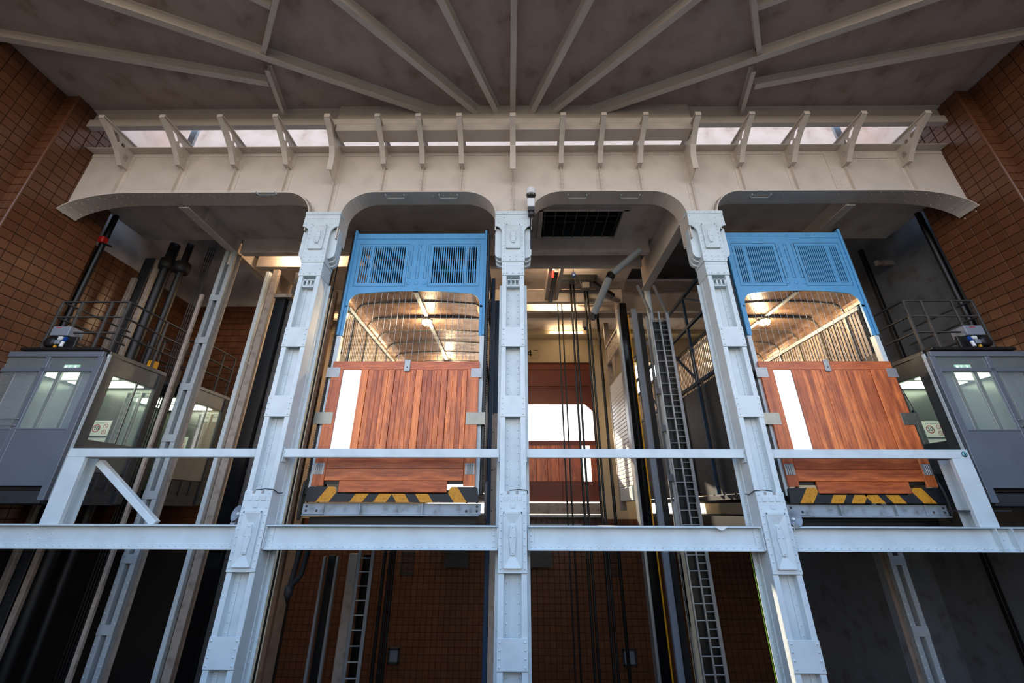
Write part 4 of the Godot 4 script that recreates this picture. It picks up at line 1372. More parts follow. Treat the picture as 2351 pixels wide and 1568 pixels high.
func cabin(sg: float, z1: float, z0: float, label: String, front: bool) -> void:
	var o := thing("passenger_lift_cabin", Vector3(sg * 8.9, 0.2, (z0 + z1) / 2), label, "lift", "passenger lift cabins")
	var bx := func(called: String, a: float, b: float, y0: float, y1: float, za: float, zb: float, m: Material, c := 0.004) -> MeshInstance3D:
		var s := Shape.new()
		var q := X(sg, a, b)
		s.cbox(q[0], q[1], y0, y1, za, zb, c)
		return part(o, called, s, m)
	bx.call("roof", 7.98, 9.75, 3.02, 3.10, z0, z1, M.brushed)
	bx.call("side_header", 8.0, 8.04, 2.68, 3.02, z0 + 0.16, z1 - 0.22, M.brushed)
	bx.call("corner_post", 7.97, 8.06, 0.3, 3.02, z1 - 0.22, z1 - 0.02, M.brushed)
	bx.call("corner_post", 7.97, 8.06, 0.3, 3.02, z0, z0 + 0.16, M.dark_steel)
	bx.call("window_mullion", 8.0, 8.03, 1.42, 2.68, (z0 + z1) / 2 - 0.13, (z0 + z1) / 2 - 0.09, M.stainless)
	var gl: MeshInstance3D = bx.call("window_pane", 8.012, 8.022, 1.42, 2.68, z0 + 0.16, z1 - 0.22, M.glass, 0.0)
	bx.call("side_panel", 8.0, 8.04, 0.86, 1.42, z0 + 0.16, z1 - 0.22, M.brushed)
	bx.call("cabin_floor", 8.02, 9.72, 0.52, 0.60, z0, z1, M.dark_steel)
	bx.call("outer_wall", 9.68, 9.72, 0.6, 3.02, z0, z1, M.stainless)
	# rear wall with a glazed door
	bx.call("rear_panel", 8.72, 9.68, 0.6, 3.02, z0, z0 + 0.03, M.stainless)
	bx.call("rear_panel", 8.04, 8.72, 2.62, 3.02, z0, z0 + 0.03, M.stainless)
	bx.call("rear_door_frame", 8.66, 8.73, 0.6, 2.62, z0 + 0.02, z0 + 0.06, M.stainless)
	bx.call("rear_door_frame", 8.33, 8.38, 0.6, 2.62, z0 + 0.02, z0 + 0.06, M.stainless)
	bx.call("rear_door_pane", 8.04, 8.68, 0.6, 2.62, z0 + 0.01, z0 + 0.018, M.glass, 0.0)
	# undercarriage with ribs
	var un: MeshInstance3D = bx.call("undercarriage", 8.02, 9.7, 0.28, 0.52, z0 + 0.05, z1 - 0.1, M.dark_steel)
	for i in 5:
		var s := Shape.new()
		var z := lerpf(z0 + 0.15, z1 - 0.2, i / 4.0)
		var q := X(sg, 7.99, 8.02)
		s.box(q[0], q[1], 0.52, 0.84, z - 0.012, z + 0.012)
		part(un, "skirt_rib", s, M.iron)
	var s2 := Shape.new()
	var q2 := X(sg, 8.02, 8.035)
	s2.box(q2[0], q2[1], 0.50, 0.86, z0 + 0.1, z1 - 0.15)
	part(un, "skirt", s2, M.dark_steel)
	bx.call("inner_ceiling", 8.04, 9.68, 2.715, 2.76, z0 + 0.03, z1 - 0.05, M.stainless)
	# ceiling lamps
	for i in 2:
		var za := lerpf(z0, z1, 0.12 + 0.44 * i); var zb := lerpf(z0, z1, 0.44 + 0.44 * i)
		var q := X(sg, 8.25, 9.5)
		var s := Shape.new()
		s.box(q[0], q[1], 2.70, 2.715, za, zb)
		var lp := part(o, "ceiling_lamp", s, M.panel_lamp, "glowing ceiling light panel")
		var l := AreaLight3D.new()
		l.name = "panel_light"
		l.area_size = Vector2(q[1] - q[0], zb - za)
		l.light_color = Color(0.95, 1.0, 0.88)
		l.light_energy = 0.14
		l.area_range = 30.0
		l.shadow_enabled = true
		lp.add_child(l, true)
		l.transform = Transform3D(Basis.from_euler(Vector3(-PI / 2, 0, 0)), Vector3((q[0] + q[1]) / 2, 2.69, (za + zb) / 2))
	# notices on the rear wall
	var nb := notice(o, sg, z0 + 0.035)
	# glazed lift door towards the landing
	if front:
		for q in [[8.35, 8.42], [8.78, 8.86], [9.2, 9.28]]: bx.call("door_stile", q[0], q[1], 0.6, 2.68, z1 - 0.04, z1, M.stainless)
		bx.call("door_pane", 8.42, 9.2, 0.6, 2.68, z1 - 0.025, z1 - 0.017, M.glass, 0.0)
		bx.call("door_header", 8.06, 9.68, 2.68, 3.02, z1 - 0.05, z1, M.brushed)
		bx.call("front_panel", 8.06, 8.35, 0.6, 2.68, z1 - 0.04, z1, M.sheet)
		bx.call("front_panel", 9.28, 9.68, 0.6, 2.68, z1 - 0.04, z1, M.sheet)

func notice(o: Node3D, sg: float, z: float) -> Node3D:
	var q := X(sg, 8.78, 9.2)
	var s := Shape.new()
	s.box(q[0], q[1], 1.32, 2.0, z, z + 0.008)
	var nb := part(o, "notice_board", s, M.paper, "white safety notice with red prohibition circles")
	var zz := z + 0.009
	var ring := func(x: float, y: float, r: float) -> void:
		var t := Shape.new()
		t.lathe(PackedVector2Array([Vector2(r, 0.0), Vector2(r, 0.002), Vector2(r * 0.8, 0.002), Vector2(r * 0.8, 0.0)]), Vector3(x, y, zz), Vector3.BACK, 20)
		part(nb, "prohibition_ring", t, M.red)
	ring.call(q[0] + 0.13, 1.83, 0.085)
	ring.call(q[0] + 0.32, 1.88, 0.05)
	ring.call(q[0] + 0.32, 1.75, 0.05)
	var slash := Shape.new()
	for y in [1.88, 1.75]: slash.bar(Vector3(q[0] + 0.29, y + 0.03, zz), Vector3(q[0] + 0.35, y - 0.03, zz), 0.008, 0.003, Vector3(0, 0, 1))
	part(nb, "slashes", slash, M.red, "", "stuff")
	text(nb, "10", Vector3(q[0] + 0.13, 1.83, zz), 0.085, M.black)
	s = Shape.new()
	s.box(q[0], q[1], 1.64, 1.665, zz - 0.001, zz + 0.012)
	part(nb, "board_clip", s, M.dark_steel)
	s = Shape.new()
	s.box(q[0] + 0.06, q[1] - 0.06, 1.955, 1.962, zz - 0.001, zz + 0.001); s.box(q[0] + 0.06, q[1] - 0.16, 1.94, 1.945, zz - 0.001, zz + 0.001)
	part(nb, "small_print", s, M.iron, "", "stuff")
	return nb

func text(parent: Node3D, what: String, at: Vector3, size: float, m: Material) -> void:
	var tm := TextMesh.new()
	var f := SystemFont.new()
	f.font_names = PackedStringArray(["Droid Sans"])
	f.font_weight = 700
	tm.font = f
	tm.text = what
	tm.font_size = 64
	tm.pixel_size = size / 48.0
	tm.depth = 0.002
	place(parent, "lettering", tm, m, at if parent.get_parent() != self else at - parent.position)

func landing(sg: float, side: String) -> void:
	var o := thing("glazed_landing_screen", Vector3(sg * 8.9, 0.55, -0.5), "glazed steel landing screen with sheet parapet of the %s passenger lift" % side, "screen", "glazed landing screens")
	var bx := func(called: String, a: float, b: float, y0: float, y1: float, za: float, zb: float, m: Material, c := 0.006) -> MeshInstance3D:
		var s := Shape.new()
		var q := X(sg, a, b)
		s.cbox(q[0], q[1], y0, y1, za, zb, c)
		return part(o, called, s, m)
	bx.call("top_bar", 7.97, 9.83, 2.94, 3.05, -0.55, -0.48, M.sheet)
	bx.call("end_post", 7.93, 8.05, 0.35, 2.94, -0.56, -0.48, M.sheet)
	bx.call("end_post_return", 7.93, 7.96, 0.35, 3.02, -0.62, -0.56, M.steel)
	bx.call("transom", 8.05, 9.83, 2.64, 2.72, -0.545, -0.485, M.sheet)
	bx.call("mullion", 8.98, 9.07, 0.58, 2.94, -0.545, -0.485, M.sheet)
	for q in [[8.05, 8.98], [9.07, 9.83]]:
		bx.call("top_light_pane", q[0], q[1], 2.72, 2.94, -0.518, -0.512, M.glass, 0.0)
		bx.call("pane", q[0], q[1], 1.55, 2.64, -0.518, -0.512, M.glass, 0.0)
		bx.call("parapet_sheet", q[0], q[1], 0.58, 1.55, -0.53, -0.49, M.sheet)
		bx.call("parapet_cap", q[0], q[1], 1.53, 1.56, -0.545, -0.48, M.sheet)
	bx.call("handle_rod", 9.0, 9.83, 1.72, 1.74, -0.47, -0.455, M.galvanised)
	bx.call("handle_rod", 9.0, 9.83, 1.60, 1.62, -0.47, -0.455, M.galvanised)
	# dark hood over the doors and the shaft of the landing below
	bx.call("track_hood", 8.06, 9.8, 2.74, 3.0, -0.62, -0.58, M.black)
	bx.call("landing_slab", 8.0, 9.83, 0.30, 0.50, -0.6, -0.5, M.dark_steel)
	# emergency exit sign
	var q := X(sg, 8.42, 8.72)
	var s := Shape.new()
	s.box(q[0], q[1], 2.665, 2.80, -0.575, -0.56)
	var es := part(o, "exit_sign", s, M.exit_lamp, "lit green emergency exit sign with white arrow and running figure")
	s = Shape.new()
	var ax: float = q[1] - 0.075; var ay := 2.735
	s.box(ax - 0.012, ax + 0.012, ay - 0.01, ay + 0.05, -0.56, -0.557)
	s.prism(PackedVector2Array([Vector2(ax, ay - 0.055), Vector2(ax + 0.045, ay), Vector2(ax - 0.045, ay)]), Transform3D(Basis(), Vector3(0, 0, -0.557)), 0.003)
	part(es, "arrow", s, M.exit_white)
	s = Shape.new()
	s.box(q[0] + 0.02, q[0] + 0.06, 2.68, 2.78, -0.56, -0.557)
	s.bar(Vector3(q[0] + 0.08, 2.70, -0.558), Vector3(q[0] + 0.12, 2.745, -0.558), 0.012, 0.003, Vector3(0, 0, 1))
	s.bar(Vector3(q[0] + 0.12, 2.69, -0.558), Vector3(q[0] + 0.11, 2.75, -0.558), 0.012, 0.003, Vector3(0, 0, 1))
	s.rivet(Vector3(q[0] + 0.12, 2.775, -0.56), Vector3.BACK, 0.012)
	part(es, "running_figure", s, M.exit_white)

func drive(sg: float, side: String) -> void:
	var o := thing("door_drive", Vector3(sg * 8.95, 3.1, -0.5), "grey control box over a black door motor on the %s passenger lift" % side, "machine", "door drives on the lift roofs")
	var bx := func(called: String, a: float, b: float, y0: float, y1: float, za: float, zb: float, m: Material) -> MeshInstance3D:
		var s := Shape.new()
		var q := X(sg, a, b)
		s.cbox(q[0], q[1], y0, y1, za, zb, 0.01)
		return part(o, called, s, m)
	bx.call("track_beam", 8.0, 9.6, 3.06, 3.12, -0.6, -0.44, M.black)
	var b: MeshInstance3D = bx.call("control_box", 8.88, 9.24, 3.40, 3.60, -0.78, -0.5, M.cast_grey)
	var s := Shape.new()
	var q := X(sg, 9.05, 9.16) if sg < 0 else X(sg, 8.98, 9.09)
	for i in 4: s.box(q[0] + i * 0.028, q[0] + i * 0.028 + 0.022, 3.552, 3.572, -0.5, -0.498)
	part(b, "maker_mark", s, M.red, "", "stuff")
	bx.call("mounting_plate", 8.72, 9.26, 3.12, 3.40, -0.62, -0.56, M.black)
	s = Shape.new()
	s.lathe(PackedVector2Array([Vector2(0.0, 0.0), Vector2(0.10, 0.0), Vector2(0.11, 0.03), Vector2(0.11, 0.10), Vector2(0.06, 0.12), Vector2(0.0, 0.12)]), Vector3(sg * 9.14, 3.25, -0.57), Vector3.BACK, 16)
	part(o, "motor", s, M.black)
	bx.call("relay_box", 8.93, 9.02, 3.30, 3.37, -0.56, -0.48, M.paper)
	bx.call("terminal_box", 8.93, 9.03, 3.20, 3.29, -0.56, -0.46, M.cast_grey)
	bx.call("warning_tag", 8.96, 9.0, 3.12, 3.18, -0.5, -0.45, M.yellow)
	s = Shape.new()
	s.tube(PackedVector3Array([Vector3(sg * 8.86, 3.34, -0.5), Vector3(sg * 8.84, 3.24, -0.46)]), 0.035, 10)
	var cy := part(o, "damper", s, paint("royal_blue", Color(0.07, 0.22, 0.50), 0.3))
	s = Shape.new()
	s.tube(PackedVector3Array([Vector3(sg * 8.84, 3.24, -0.46), Vector3(sg * 8.83, 3.13, -0.44)]), 0.028, 10)
	part(cy, "damper_rod", s, M.white)

func guard(sg: float, z1: float, z0: float, label: String) -> void:
	var o := thing("roof_guard_rail", Vector3(sg * 8.7, 3.1, z1), label, "railing", "guard rails on the lift roofs")
	var xs := [8.0, 8.36, 8.98, 9.4]
	var s: Shape
	for x in xs:
		s = Shape.new()
		s.bar(Vector3(sg * x, 3.1, z1), Vector3(sg * x, 4.2, z1), 0.045, 0.045, Vector3.BACK, 0.005)
		part(o, "upright", s, M.iron)
	for z in [z0, (z0 + z1) / 2 - 0.2]:
		s = Shape.new()
		s.bar(Vector3(sg * 8.0, 3.1, z), Vector3(sg * 8.0, 4.2, z), 0.04, 0.04, Vector3.BACK, 0.005)
		part(o, "upright", s, M.iron)
	for y in [3.50, 3.85, 4.2]:
		s = Shape.new()
		s.bar(Vector3(sg * 8.0, y, z1), Vector3(sg * 9.4, y, z1), 0.035, 0.035, Vector3.UP, 0.005)
		part(o, "rail", s, M.iron)
		s = Shape.new()
		s.bar(Vector3(sg * 8.0, y, z1), Vector3(sg * 8.0, y, z0), 0.035, 0.035, Vector3.UP, 0.005)
		part(o, "rail", s, M.dark_steel)
		s = Shape.new()
		s.bar(Vector3(sg * 9.4, y, z1), Vector3(sg * 9.4, y, z0), 0.035, 0.035, Vector3.UP, 0.005)
		part(o, "rail", s, M.dark_steel)

# ---------- inside the lift shafts
func upright(called: String, label: String, cat: String, x: float, y: float, z: float, w: float, d: float, m: Material, y0: float, y1: float, group := "") -> MeshInstance3D:
	var p := pz(x, y, z)
	var s := Shape.new()
	s.cbox(p.x - w / 2, p.x + w / 2, y0, y1, z - d, z, 0.008)
	return one(called, s, m, label, cat, group)
func rope(label: String, x: float, y: float, z: float, r: float, y0: float, y1: float, group: String, m: Material = null) -> void:
	var p := pz(x, y, z)
	var s := Shape.new()
	s.rod(Vector3(p.x, y0, z), Vector3(p.x, y1, z), r, 7)
	one("rope", s, m if m else M.black, label, "rope", group)
func beam_part(called: String, label: String, base: Vector3) -> Node3D: return thing(called, base, label, "beam")

func build_shaft() -> void:
	var s: Shape
	# ceilings between beams, seen through the arches
	var slabs := [[6.9, -0.42, -2.05], [7.0, -2.2, -4.9], [7.35, -5.0, -9.5]]
	for k in 3:
		s = Shape.new()
		if k == 0:
			s.box(-9.9, 0.70, 6.9, 7.0, -2.1, -0.2); s.box(2.68, 9.9, 6.9, 7.0, -2.1, -0.2); s.box(0.70, 2.68, 6.9, 7.0, -0.95, -0.2)
		else: s.box(-7.3, 3.6 if k == 1 else 8.9, slabs[k][0], slabs[k][0] + 0.1, slabs[k][2], slabs[k][1])
		one("ceiling_bay", s, M.plaster, ["cream ceiling slab right behind the girder arches", "cream ceiling slab between the second and third shaft beams", "cream ceiling slab before the far lintel"][k], "ceiling", "", "structure")
	var rows := [[-2.05, 578, 0.18], [-2.75, 611, 0.15], [-4.9, 693, 0.16], [-5.65, 714, 0.18], [-6.7, 730, 0.2]]
	for k in rows.size():
		var yb := pz(1280, rows[k][1], rows[k][0]).y
		s = Shape.new()
		s.cbox(-7.25, 3.58 if k < 3 else 8.8, yb, 7.35 if k > 2 else 7.0, rows[k][0] - rows[k][2], rows[k][0], 0.012)
		one("shaft_beam", s, M.plaster, "plastered %s cross beam under the shaft ceiling" % ["first", "second", "third", "fourth", "fifth"][k], "beam", "plastered cross beams")
	# plaster fins in the coffer of the empty shaft
	for k in 2:
		s = Shape.new()
		var p := pz([1256, 1280][k], [640, 640][k], -4.2)
		s.box(p.x - 0.04, p.x + 0.06, 6.6, 7.0, -4.9, -3.0)
		one("coffer_fin", s, M.plaster, "narrow plaster fin beside the dark hatch beam" if k else "narrow plaster fin next to the middle column", "beam")
	# hatch with a grating
	var o := thing("ceiling_hatch", Vector3(1.7, 6.9, -1.5), "dark ceiling hatch with steel grating above the empty lift shaft", "hatch")
	s = Shape.new()
	s.box(0.70, 2.68, 7.0, 8.2, -0.95, -0.93); s.box(0.70, 0.72, 7.0, 8.2, -2.05, -0.95); s.box(2.66, 2.68, 7.0, 8.2, -2.05, -0.95); s.box(0.7, 2.68, 8.1, 8.2, -2.05, -0.95); s.box(0.7, 2.68, 6.95, 8.2, -2.07, -2.05)
	part(o, "well", s, M.dark_steel)
	s = Shape.new()
	s.box(0.62, 0.72, 6.84, 6.9, -2.05, -0.9); s.box(2.66, 2.78, 6.84, 6.9, -2.05, -0.9); s.box(0.62, 2.78, 6.84, 6.9, -0.95, -0.88)
	part(o, "hatch_frame", s, M.plaster)
	for i in 8:
		s = Shape.new()
		var x := lerpf(0.78, 2.6, i / 7.0)
		s.box(x - 0.012, x + 0.012, 6.93, 6.97, -2.05, -0.95)
		part(o, "grating_bar", s, M.iron)
	for i in 3:
		s = Shape.new()
		s.box(0.72, 2.66, 6.98, 7.05, -1.02 - i * 0.22, -1.08 - i * 0.22)
		part(o, "joist", s, M.black)
	# plate girder beside the left post, running back into the shaft, and its twin on the right
	for q in [[-7.44, -4.2, "left"], [3.72, -3.2, "middle"], [7.5, -4.5, "right"]]:
		var yb := 6.48 if q[2] != "middle" else 5.95
		o = thing("plate_girder", Vector3(q[0], yb, -1.5), "riveted plate girder running back from the portal over the %s shaft side" % q[2], "girder", "plate girders")
		s = Shape.new()
		s.box(q[0] - 0.01, q[0] + 0.01, yb + 0.02, 6.9, q[1], -0.4)
		for z in [-0.9, -1.35]: s.box(q[0], q[0] + 0.09, yb + 0.02, 6.9, z - 0.006, z + 0.006)
		part(o, "web", s, M.girder_paint)
		s = Shape.new()
		s.cbox(q[0] - 0.11, q[0] + 0.11, yb, yb + 0.02, q[1], -0.36, 0.004)
		var fl := part(o, "lower_flange", s, M.girder_paint)
		s = Shape.new()
		for x in [-0.07, 0.06]: s.rivets(Vector3(q[0] + x, yb, -0.5), Vector3(q[0] + x, yb, q[1] + 0.2), 0.13, Vector3.DOWN, 0.012)
		part(fl, "rivets", s, M.girder_paint, "", "stuff")
		if q[2] == "left":
			s = Shape.new()
			s.cbox(q[0] - 0.1, q[0] + 0.12, 6.1, 6.9, -2.08, -2.06, 0.004)
			s.rivets(Vector3(q[0] - 0.05, 6.2, -2.06), Vector3(q[0] - 0.05, 6.85, -2.06), 0.12, Vector3.BACK, 0.012)
			s.rivets(Vector3(q[0] + 0.07, 6.2, -2.06), Vector3(q[0] + 0.07, 6.85, -2.06), 0.12, Vector3.BACK, 0.012)
			part(o, "splice_strap", s, M.girder_paint)
	# built-up posts under them
	for q in [[-7.44, -2.0, "left", 6.48], [7.5, -2.2, "right", 6.48]]:
		o = thing("built_up_post", Vector3(q[0], PIT, q[1]), "slender riveted two-channel post in the %s passenger lift bay" % q[2], "post", "built-up posts")
		for sx in [-1.0, 1.0]:
			s = Shape.new()
			s.cbox(q[0] + sx * 0.05, q[0] + sx * 0.15, PIT, q[3], q[1] - 0.012, q[1], 0.003)
			s.box(q[0] + sx * 0.05, q[0] + sx * 0.062, PIT, q[3], q[1] - 0.2, q[1] - 0.012)
			var ch := part(o, "channel", s, M.dull_steel)
			s = Shape.new()
			s.rivets(Vector3(q[0] + sx * 0.12, -3.0, q[1]), Vector3(q[0] + sx * 0.12, 6.3, q[1]), 0.16, Vector3.BACK, 0.013)
			part(ch, "rivets", s, M.steel, "", "stuff")
		s = Shape.new()
		s.box(q[0] - 0.15, q[0] + 0.15, PIT, q[3], q[1] - 0.22, q[1] - 0.2)
		part(o, "back_plate", s, M.beige_steel)
		for i in 9:
			s = Shape.new()
			var y := -4.2 + i * 1.15
			s.cbox(q[0] - 0.15, q[0] + 0.15, y, y + 0.16, q[1], q[1] + 0.012, 0.003)
			part(o, "batten_plate", s, M.dull_steel)
	upright("guide_channel", "short pale guide channel clipped beside the left riveted post", "rail", 405, 840, -1.75, 0.07, 0.07, M.beige_steel, PIT, 5.05)
	upright("hydraulic_pipe", "dark blue-grey riser pipe behind the front left lift cabin", "pipe", 375, 930, -2.35, 0.13, 0.13, M.dark_steel, 0.2, 3.3)
	# --- left bay
	for k in 2: upright("lift_guide_rail", "beige lift guide rail against the left recess wall, %s" % ["nearer the tiles", "nearer the dark cylinders"][k], "rail", [283, 325][k], 690, -2.35, 0.11, 0.1, M.beige_steel, PIT, [5.9, 6.5][k], "left guide rails")
	upright("guide_board", "dark board between the two beige left guide rails", "board", 304, 690, -2.48, 0.28, 0.03, M.dark_steel, PIT, 6.6)
	for k in 2:
		var p := pz([372, 420][k], [640, 610][k], -2.3)
		o = thing("hydraulic_cylinder", Vector3(p.x, PIT, -2.3), "black lift cylinder with collar, %s one in the left shaft" % ["thick", "thin"][k], "cylinder", "lift cylinders")
		s = Shape.new()
		s.rod(Vector3(p.x, PIT, -2.3), Vector3(p.x, 6.9, -2.3), [0.12, 0.08][k], 14)
		part(o, "barrel", s, M.black)
		s = Shape.new()
		s.lathe(PackedVector2Array([Vector2(0.0, 0.0), Vector2(0.16, 0.0), Vector2(0.18, 0.08), Vector2(0.18, 0.28), Vector2(0.13, 0.32), Vector2(0.0, 0.32)]), Vector3(p.x, [6.1, 6.0][k], -2.3), Vector3.UP, 18)
		part(o, "collar", s, M.rubber)
	for k in 4: rope("thin black lift rope beside the left riveted post, %s from the recess wall" % ["first", "second", "third", "fourth"][k], 448 + k * 5, 660, -2.4, 0.011, PIT, 6.9, "ropes beside the left post")
	# wall pipes with a red valve
	for sg in [-1.0, 1.0]:
		o = thing("riser_pipe", Vector3(sg * (WALL - 0.02), PIT, -1.12), "pair of dark riser pipes along the %s tiled wall edge" % ["left", "right"][int(sg > 0)], "pipe", "riser pipes")
		for k in 2:
			s = Shape.new()
			s.rod(Vector3(sg * (WALL - 0.03 + 0.16 * k), PIT, -1.12 - 0.1 * k), Vector3(sg * (WALL - 0.03 + 0.16 * k), 8.5, -1.12 - 0.1 * k), 0.05, 10)
			part(o, "pipe", s, M.black)
		if sg < 0:
			s = Shape.new()
			s.cbox(-WALL - 0.02, -WALL + 0.1, 6.05, 6.22, -1.15, -1.0, 0.02)
			part(o, "valve", s, M.red, "red valve body")
			s = Shape.new()
			s.rod(Vector3(-WALL + 0.08, 6.05, -1.08), Vector3(-WALL + 0.3, 5.95, -1.08), 0.025, 8)
			part(o, "valve_lever", s, M.black)
	# uprights left of the left column
	upright("guide_post", "grey-white guide post beside the beige guide channel", "post", 594, 700, -2.7, 0.10, 0.12, M.steel, PIT, 6.3)
	upright("guide_post", "beige guide channel with joints left of the black greased guide", "post", 613, 700, -2.6, 0.17, 0.1, M.beige_steel, PIT, 6.3)
	o = thing("greased_guide", Vector3(pz(641, 700, -2.5).x, PIT, -2.5), "tall black greased lift guide just left of the left column", "rail", "greased guides")
	s = Shape.new()
	var gx := pz(641, 700, -2.5).x
	s.cbox(gx - 0.15, gx + 0.15, PIT, 5.35, -2.66, -2.5, 0.015)
	part(o, "guide_face", s, M.grease)
	s = Shape.new()
	s.box(gx - 0.18, gx + 0.3, 5.35, 5.45, -2.7, -2.45)
	part(o, "cap_bracket", s, M.beige_steel)
	s = Shape.new()
	s.box(gx + 0.16, gx + 0.30, PIT, 6.2, -2.75, -2.6); s.box(gx + 0.34, gx + 0.40, PIT, 6.2, -2.8, -2.7)
	part(o, "guide_backing", s, M.iron)
	# between the left column and its car
	for k in 4: rope("black lift rope between left column and left timber gate, %s from the column" % ["first", "second", "third", "fourth"][k], [683, 694, 706, 716][k], 900, -1.9 + 0.15 * k, 0.018, PIT, 6.9, "ropes left of the left car")
	upright("timber_guide", "worn brown timber guide beside the left blue car", "rail", 728, 880, -1.35, 0.07, 0.10, M.old_timber, PIT, 4.9)
	upright("timber_guide", "pale timber guide board behind the ropes by the left column", "rail", 700, 900, -2.6, 0.5, 0.05, M.cream, PIT, 5.4)
	# right of the left car
	upright("chain_guide", "dark blue upright beside the right edge of the left blue car", "post", 1127, 900, -1.3, 0.08, 0.1, M.dark_blue, PIT, 5.2)
	o = thing("switch_panel", Vector3(-0.42, 1.7, -2.2), "riveted panel, blue above and beige below, left of the middle column", "panel")
	var sx0 := pz(1124, 900, -2.2).x; var sx1 := pz(1150, 900, -2.2).x
	s = Shape.new()
	s.box(sx0, sx1, pz(1135, 948, -2.2).y, pz(1135, 690, -2.2).y, -2.24, -2.2)
	part(o, "blue_plate", s, M.dark_blue)
	s = Shape.new()
	s.box(sx0, sx1, PIT, pz(1135, 949, -2.2).y, -2.24, -2.2)
	part(o, "beige_plate", s, M.beige_steel)
	s = Shape.new()
	var y := -0.2
	while y < 4.5:
		s.rivet(Vector3(sx0 + 0.1, y, -2.2), Vector3.BACK, 0.016)
		y += 0.4
	part(o, "rivets", s, M.iron, "", "stuff")
	# --- empty shaft
	for k in 2: rope("thin black rope before the far gate, the one %s" % ["nearer the middle column", "nearer the thick ropes"][k], [1290, 1300][k], 900, -5.2, 0.022, PIT, 7.35, "thin ropes in the empty shaft")
	for k in 2: rope("thick black rope passing the tube lamp, the one %s" % ["nearer the middle column", "nearer the silver duct"][k], [1325, 1333][k], 900, -4.6, 0.032, PIT, 7.0, "thick ropes in the empty shaft")
	for k in 2: rope("thick black rope under the silver duct, the one %s" % ["nearer the tube lamp", "nearer the counterweight"][k], [1360, 1367][k], 900, -4.4, 0.032, PIT, 7.0, "thick ropes in the empty shaft")
	rope("black rope at the right edge of the far gateway", 1396, 1000, -6.5, 0.05, PIT, 7.35, "far gateway ropes")
	# far gateway: red-brown fascia, opening to the street, timber gate
	var z := FAR - 0.05
	o = thing("street_gate", Vector3(1.85, 0.05, z), "red-brown street gate with a bright window opening at the far end", "gate", "street gates")
	var x0 := 0.42; var x1 := 3.24
	var top := pz(1280, 832, z).y; var o1 := pz(1280, 928, z).y; var o0 := pz(1280, 1012, z).y
	s = Shape.new()
	s.prism(PackedVector2Array([Vector2(x0, o1), Vector2(x0, top), Vector2(x1 + 0.12, top), Vector2(x1 + 0.12, o0), Vector2(x1 - 0.02, o0), Vector2(x1 - 0.02, o1 - 0.28), Vector2(x1 - 0.32, o1)]), Transform3D(Basis(), Vector3(0, 0, z)), 0.06)
	part(o, "fascia", s, M.door_red)
	for yy in [830, 846, 884, 889]:
		s = Shape.new()
		s.cbox(x0 + 0.1, x1 - 0.1, pz(1280, yy + 3, z).y, pz(1280, yy, z).y, z, z + 0.03, 0.005)
		part(o, "fascia_batten", s, M.door_red)
	var p1 := pz(1280, 1105, z).y; var p0 := pz(1280, 1152, z).y
	s = Shape.new()
	s.box(x0, x1 + 0.05, o0 - 0.18, o0, z - 0.06, z + 0.01)
	s.box(x0, 2.62, p0, o0, z - 0.08, z - 0.06); s.box(2.62, x1, p0, p1, z - 0.08, z - 0.06)  # added backing behind the planks, keeps street light out of the gaps
	part(o, "sill_rail_with_light_stop", s, M.door_red)
	for i in 5:
		s = Shape.new()
		s.cbox(lerpf(x0, 2.62, i / 5.0) + 0.004, lerpf(x0, 2.62, (i + 1) / 5.0) - 0.004, p1, o0 - 0.18, z - 0.05, z, 0.006)
		part(o, "plank", s, M["wood_v%d" % ((i * 2) % 5)])
	s = Shape.new()
	s.box(3.0, x1 + 0.05, p1, o0 - 0.18, z - 0.05, z)
	part(o, "stile", s, M.wood_v3)
	for i in 2:
		s = Shape.new()
		s.cbox([x0, 1.85][i] + 0.004, [1.85, x1 + 0.05][i] - 0.004, p0, p1, z - 0.05, z, 0.006)
		part(o, "kick_panel", s, M.door_red)
	# landing sill under it
	o = thing("concrete_sill", Vector3(1.9, -0.1, FAR + 0.3), "worn concrete sill with a steel edge below the far street gate", "sill")
	s = Shape.new()
	s.cbox(0.45, 3.2, pz(1280, 1180, FAR + 0.5).y, pz(1280, 1155, FAR + 0.5).y, FAR, FAR + 0.5, 0.02)
	part(o, "sill_block", s, M.beige_steel)
	s = Shape.new()
	s.box(0.4, 3.25, pz(1280, 1187, FAR + 0.5).y, pz(1280, 1182, FAR + 0.5).y, FAR, FAR + 0.55)
	part(o, "steel_edge", s, M.galvanised)
	s = Shape.new()
	s.box(0.3, 2.45, pz(1280, 1208, FAR + 0.3).y, pz(1280, 1203, FAR + 0.3).y, FAR, FAR + 0.3)
	part(o, "lower_ledge", s, M.galvanised)
	# number panel
	o = thing("number_panel", Vector3(1.0, 6.3, FAR + 0.02), "cream wall panel lettered with a black number 4", "sign")
	var c0 := pz(1203, 823, FAR + 0.02); var c1 := pz(1237, 797, FAR + 0.02)
	s = Shape.new()
	s.cbox(c0.x, c1.x, c0.y, c1.y, FAR, FAR + 0.02, 0.005)
	part(o, "panel", s, M.cream)
	text(o, "4", pz(1215.5, 811, FAR + 0.022), 0.3, M.black)
	s = Shape.new()
	var d0 := pz(1225, 805, FAR + 0.021); var d1 := pz(1235, 804, FAR + 0.021)
	s.box(d0.x, d1.x, d0.y, d0.y + 0.03, FAR + 0.02, FAR + 0.022); s.box(d1.x - 0.05, d1.x - 0.02, d0.y - 0.09, d0.y - 0.07, FAR + 0.02, FAR + 0.022)
	part(o, "small_print", s, M.iron)
	# tube lamp on the lintel
	o = thing("tube_lamp", pz(1300, 764, FAR + 0.6), "glowing fluorescent tube lamp on the far cream lintel", "lamp")
	var la := pz(1262, 764, FAR + 0.62); var lb := pz(1338, 764, FAR + 0.62)
	s = Shape.new()
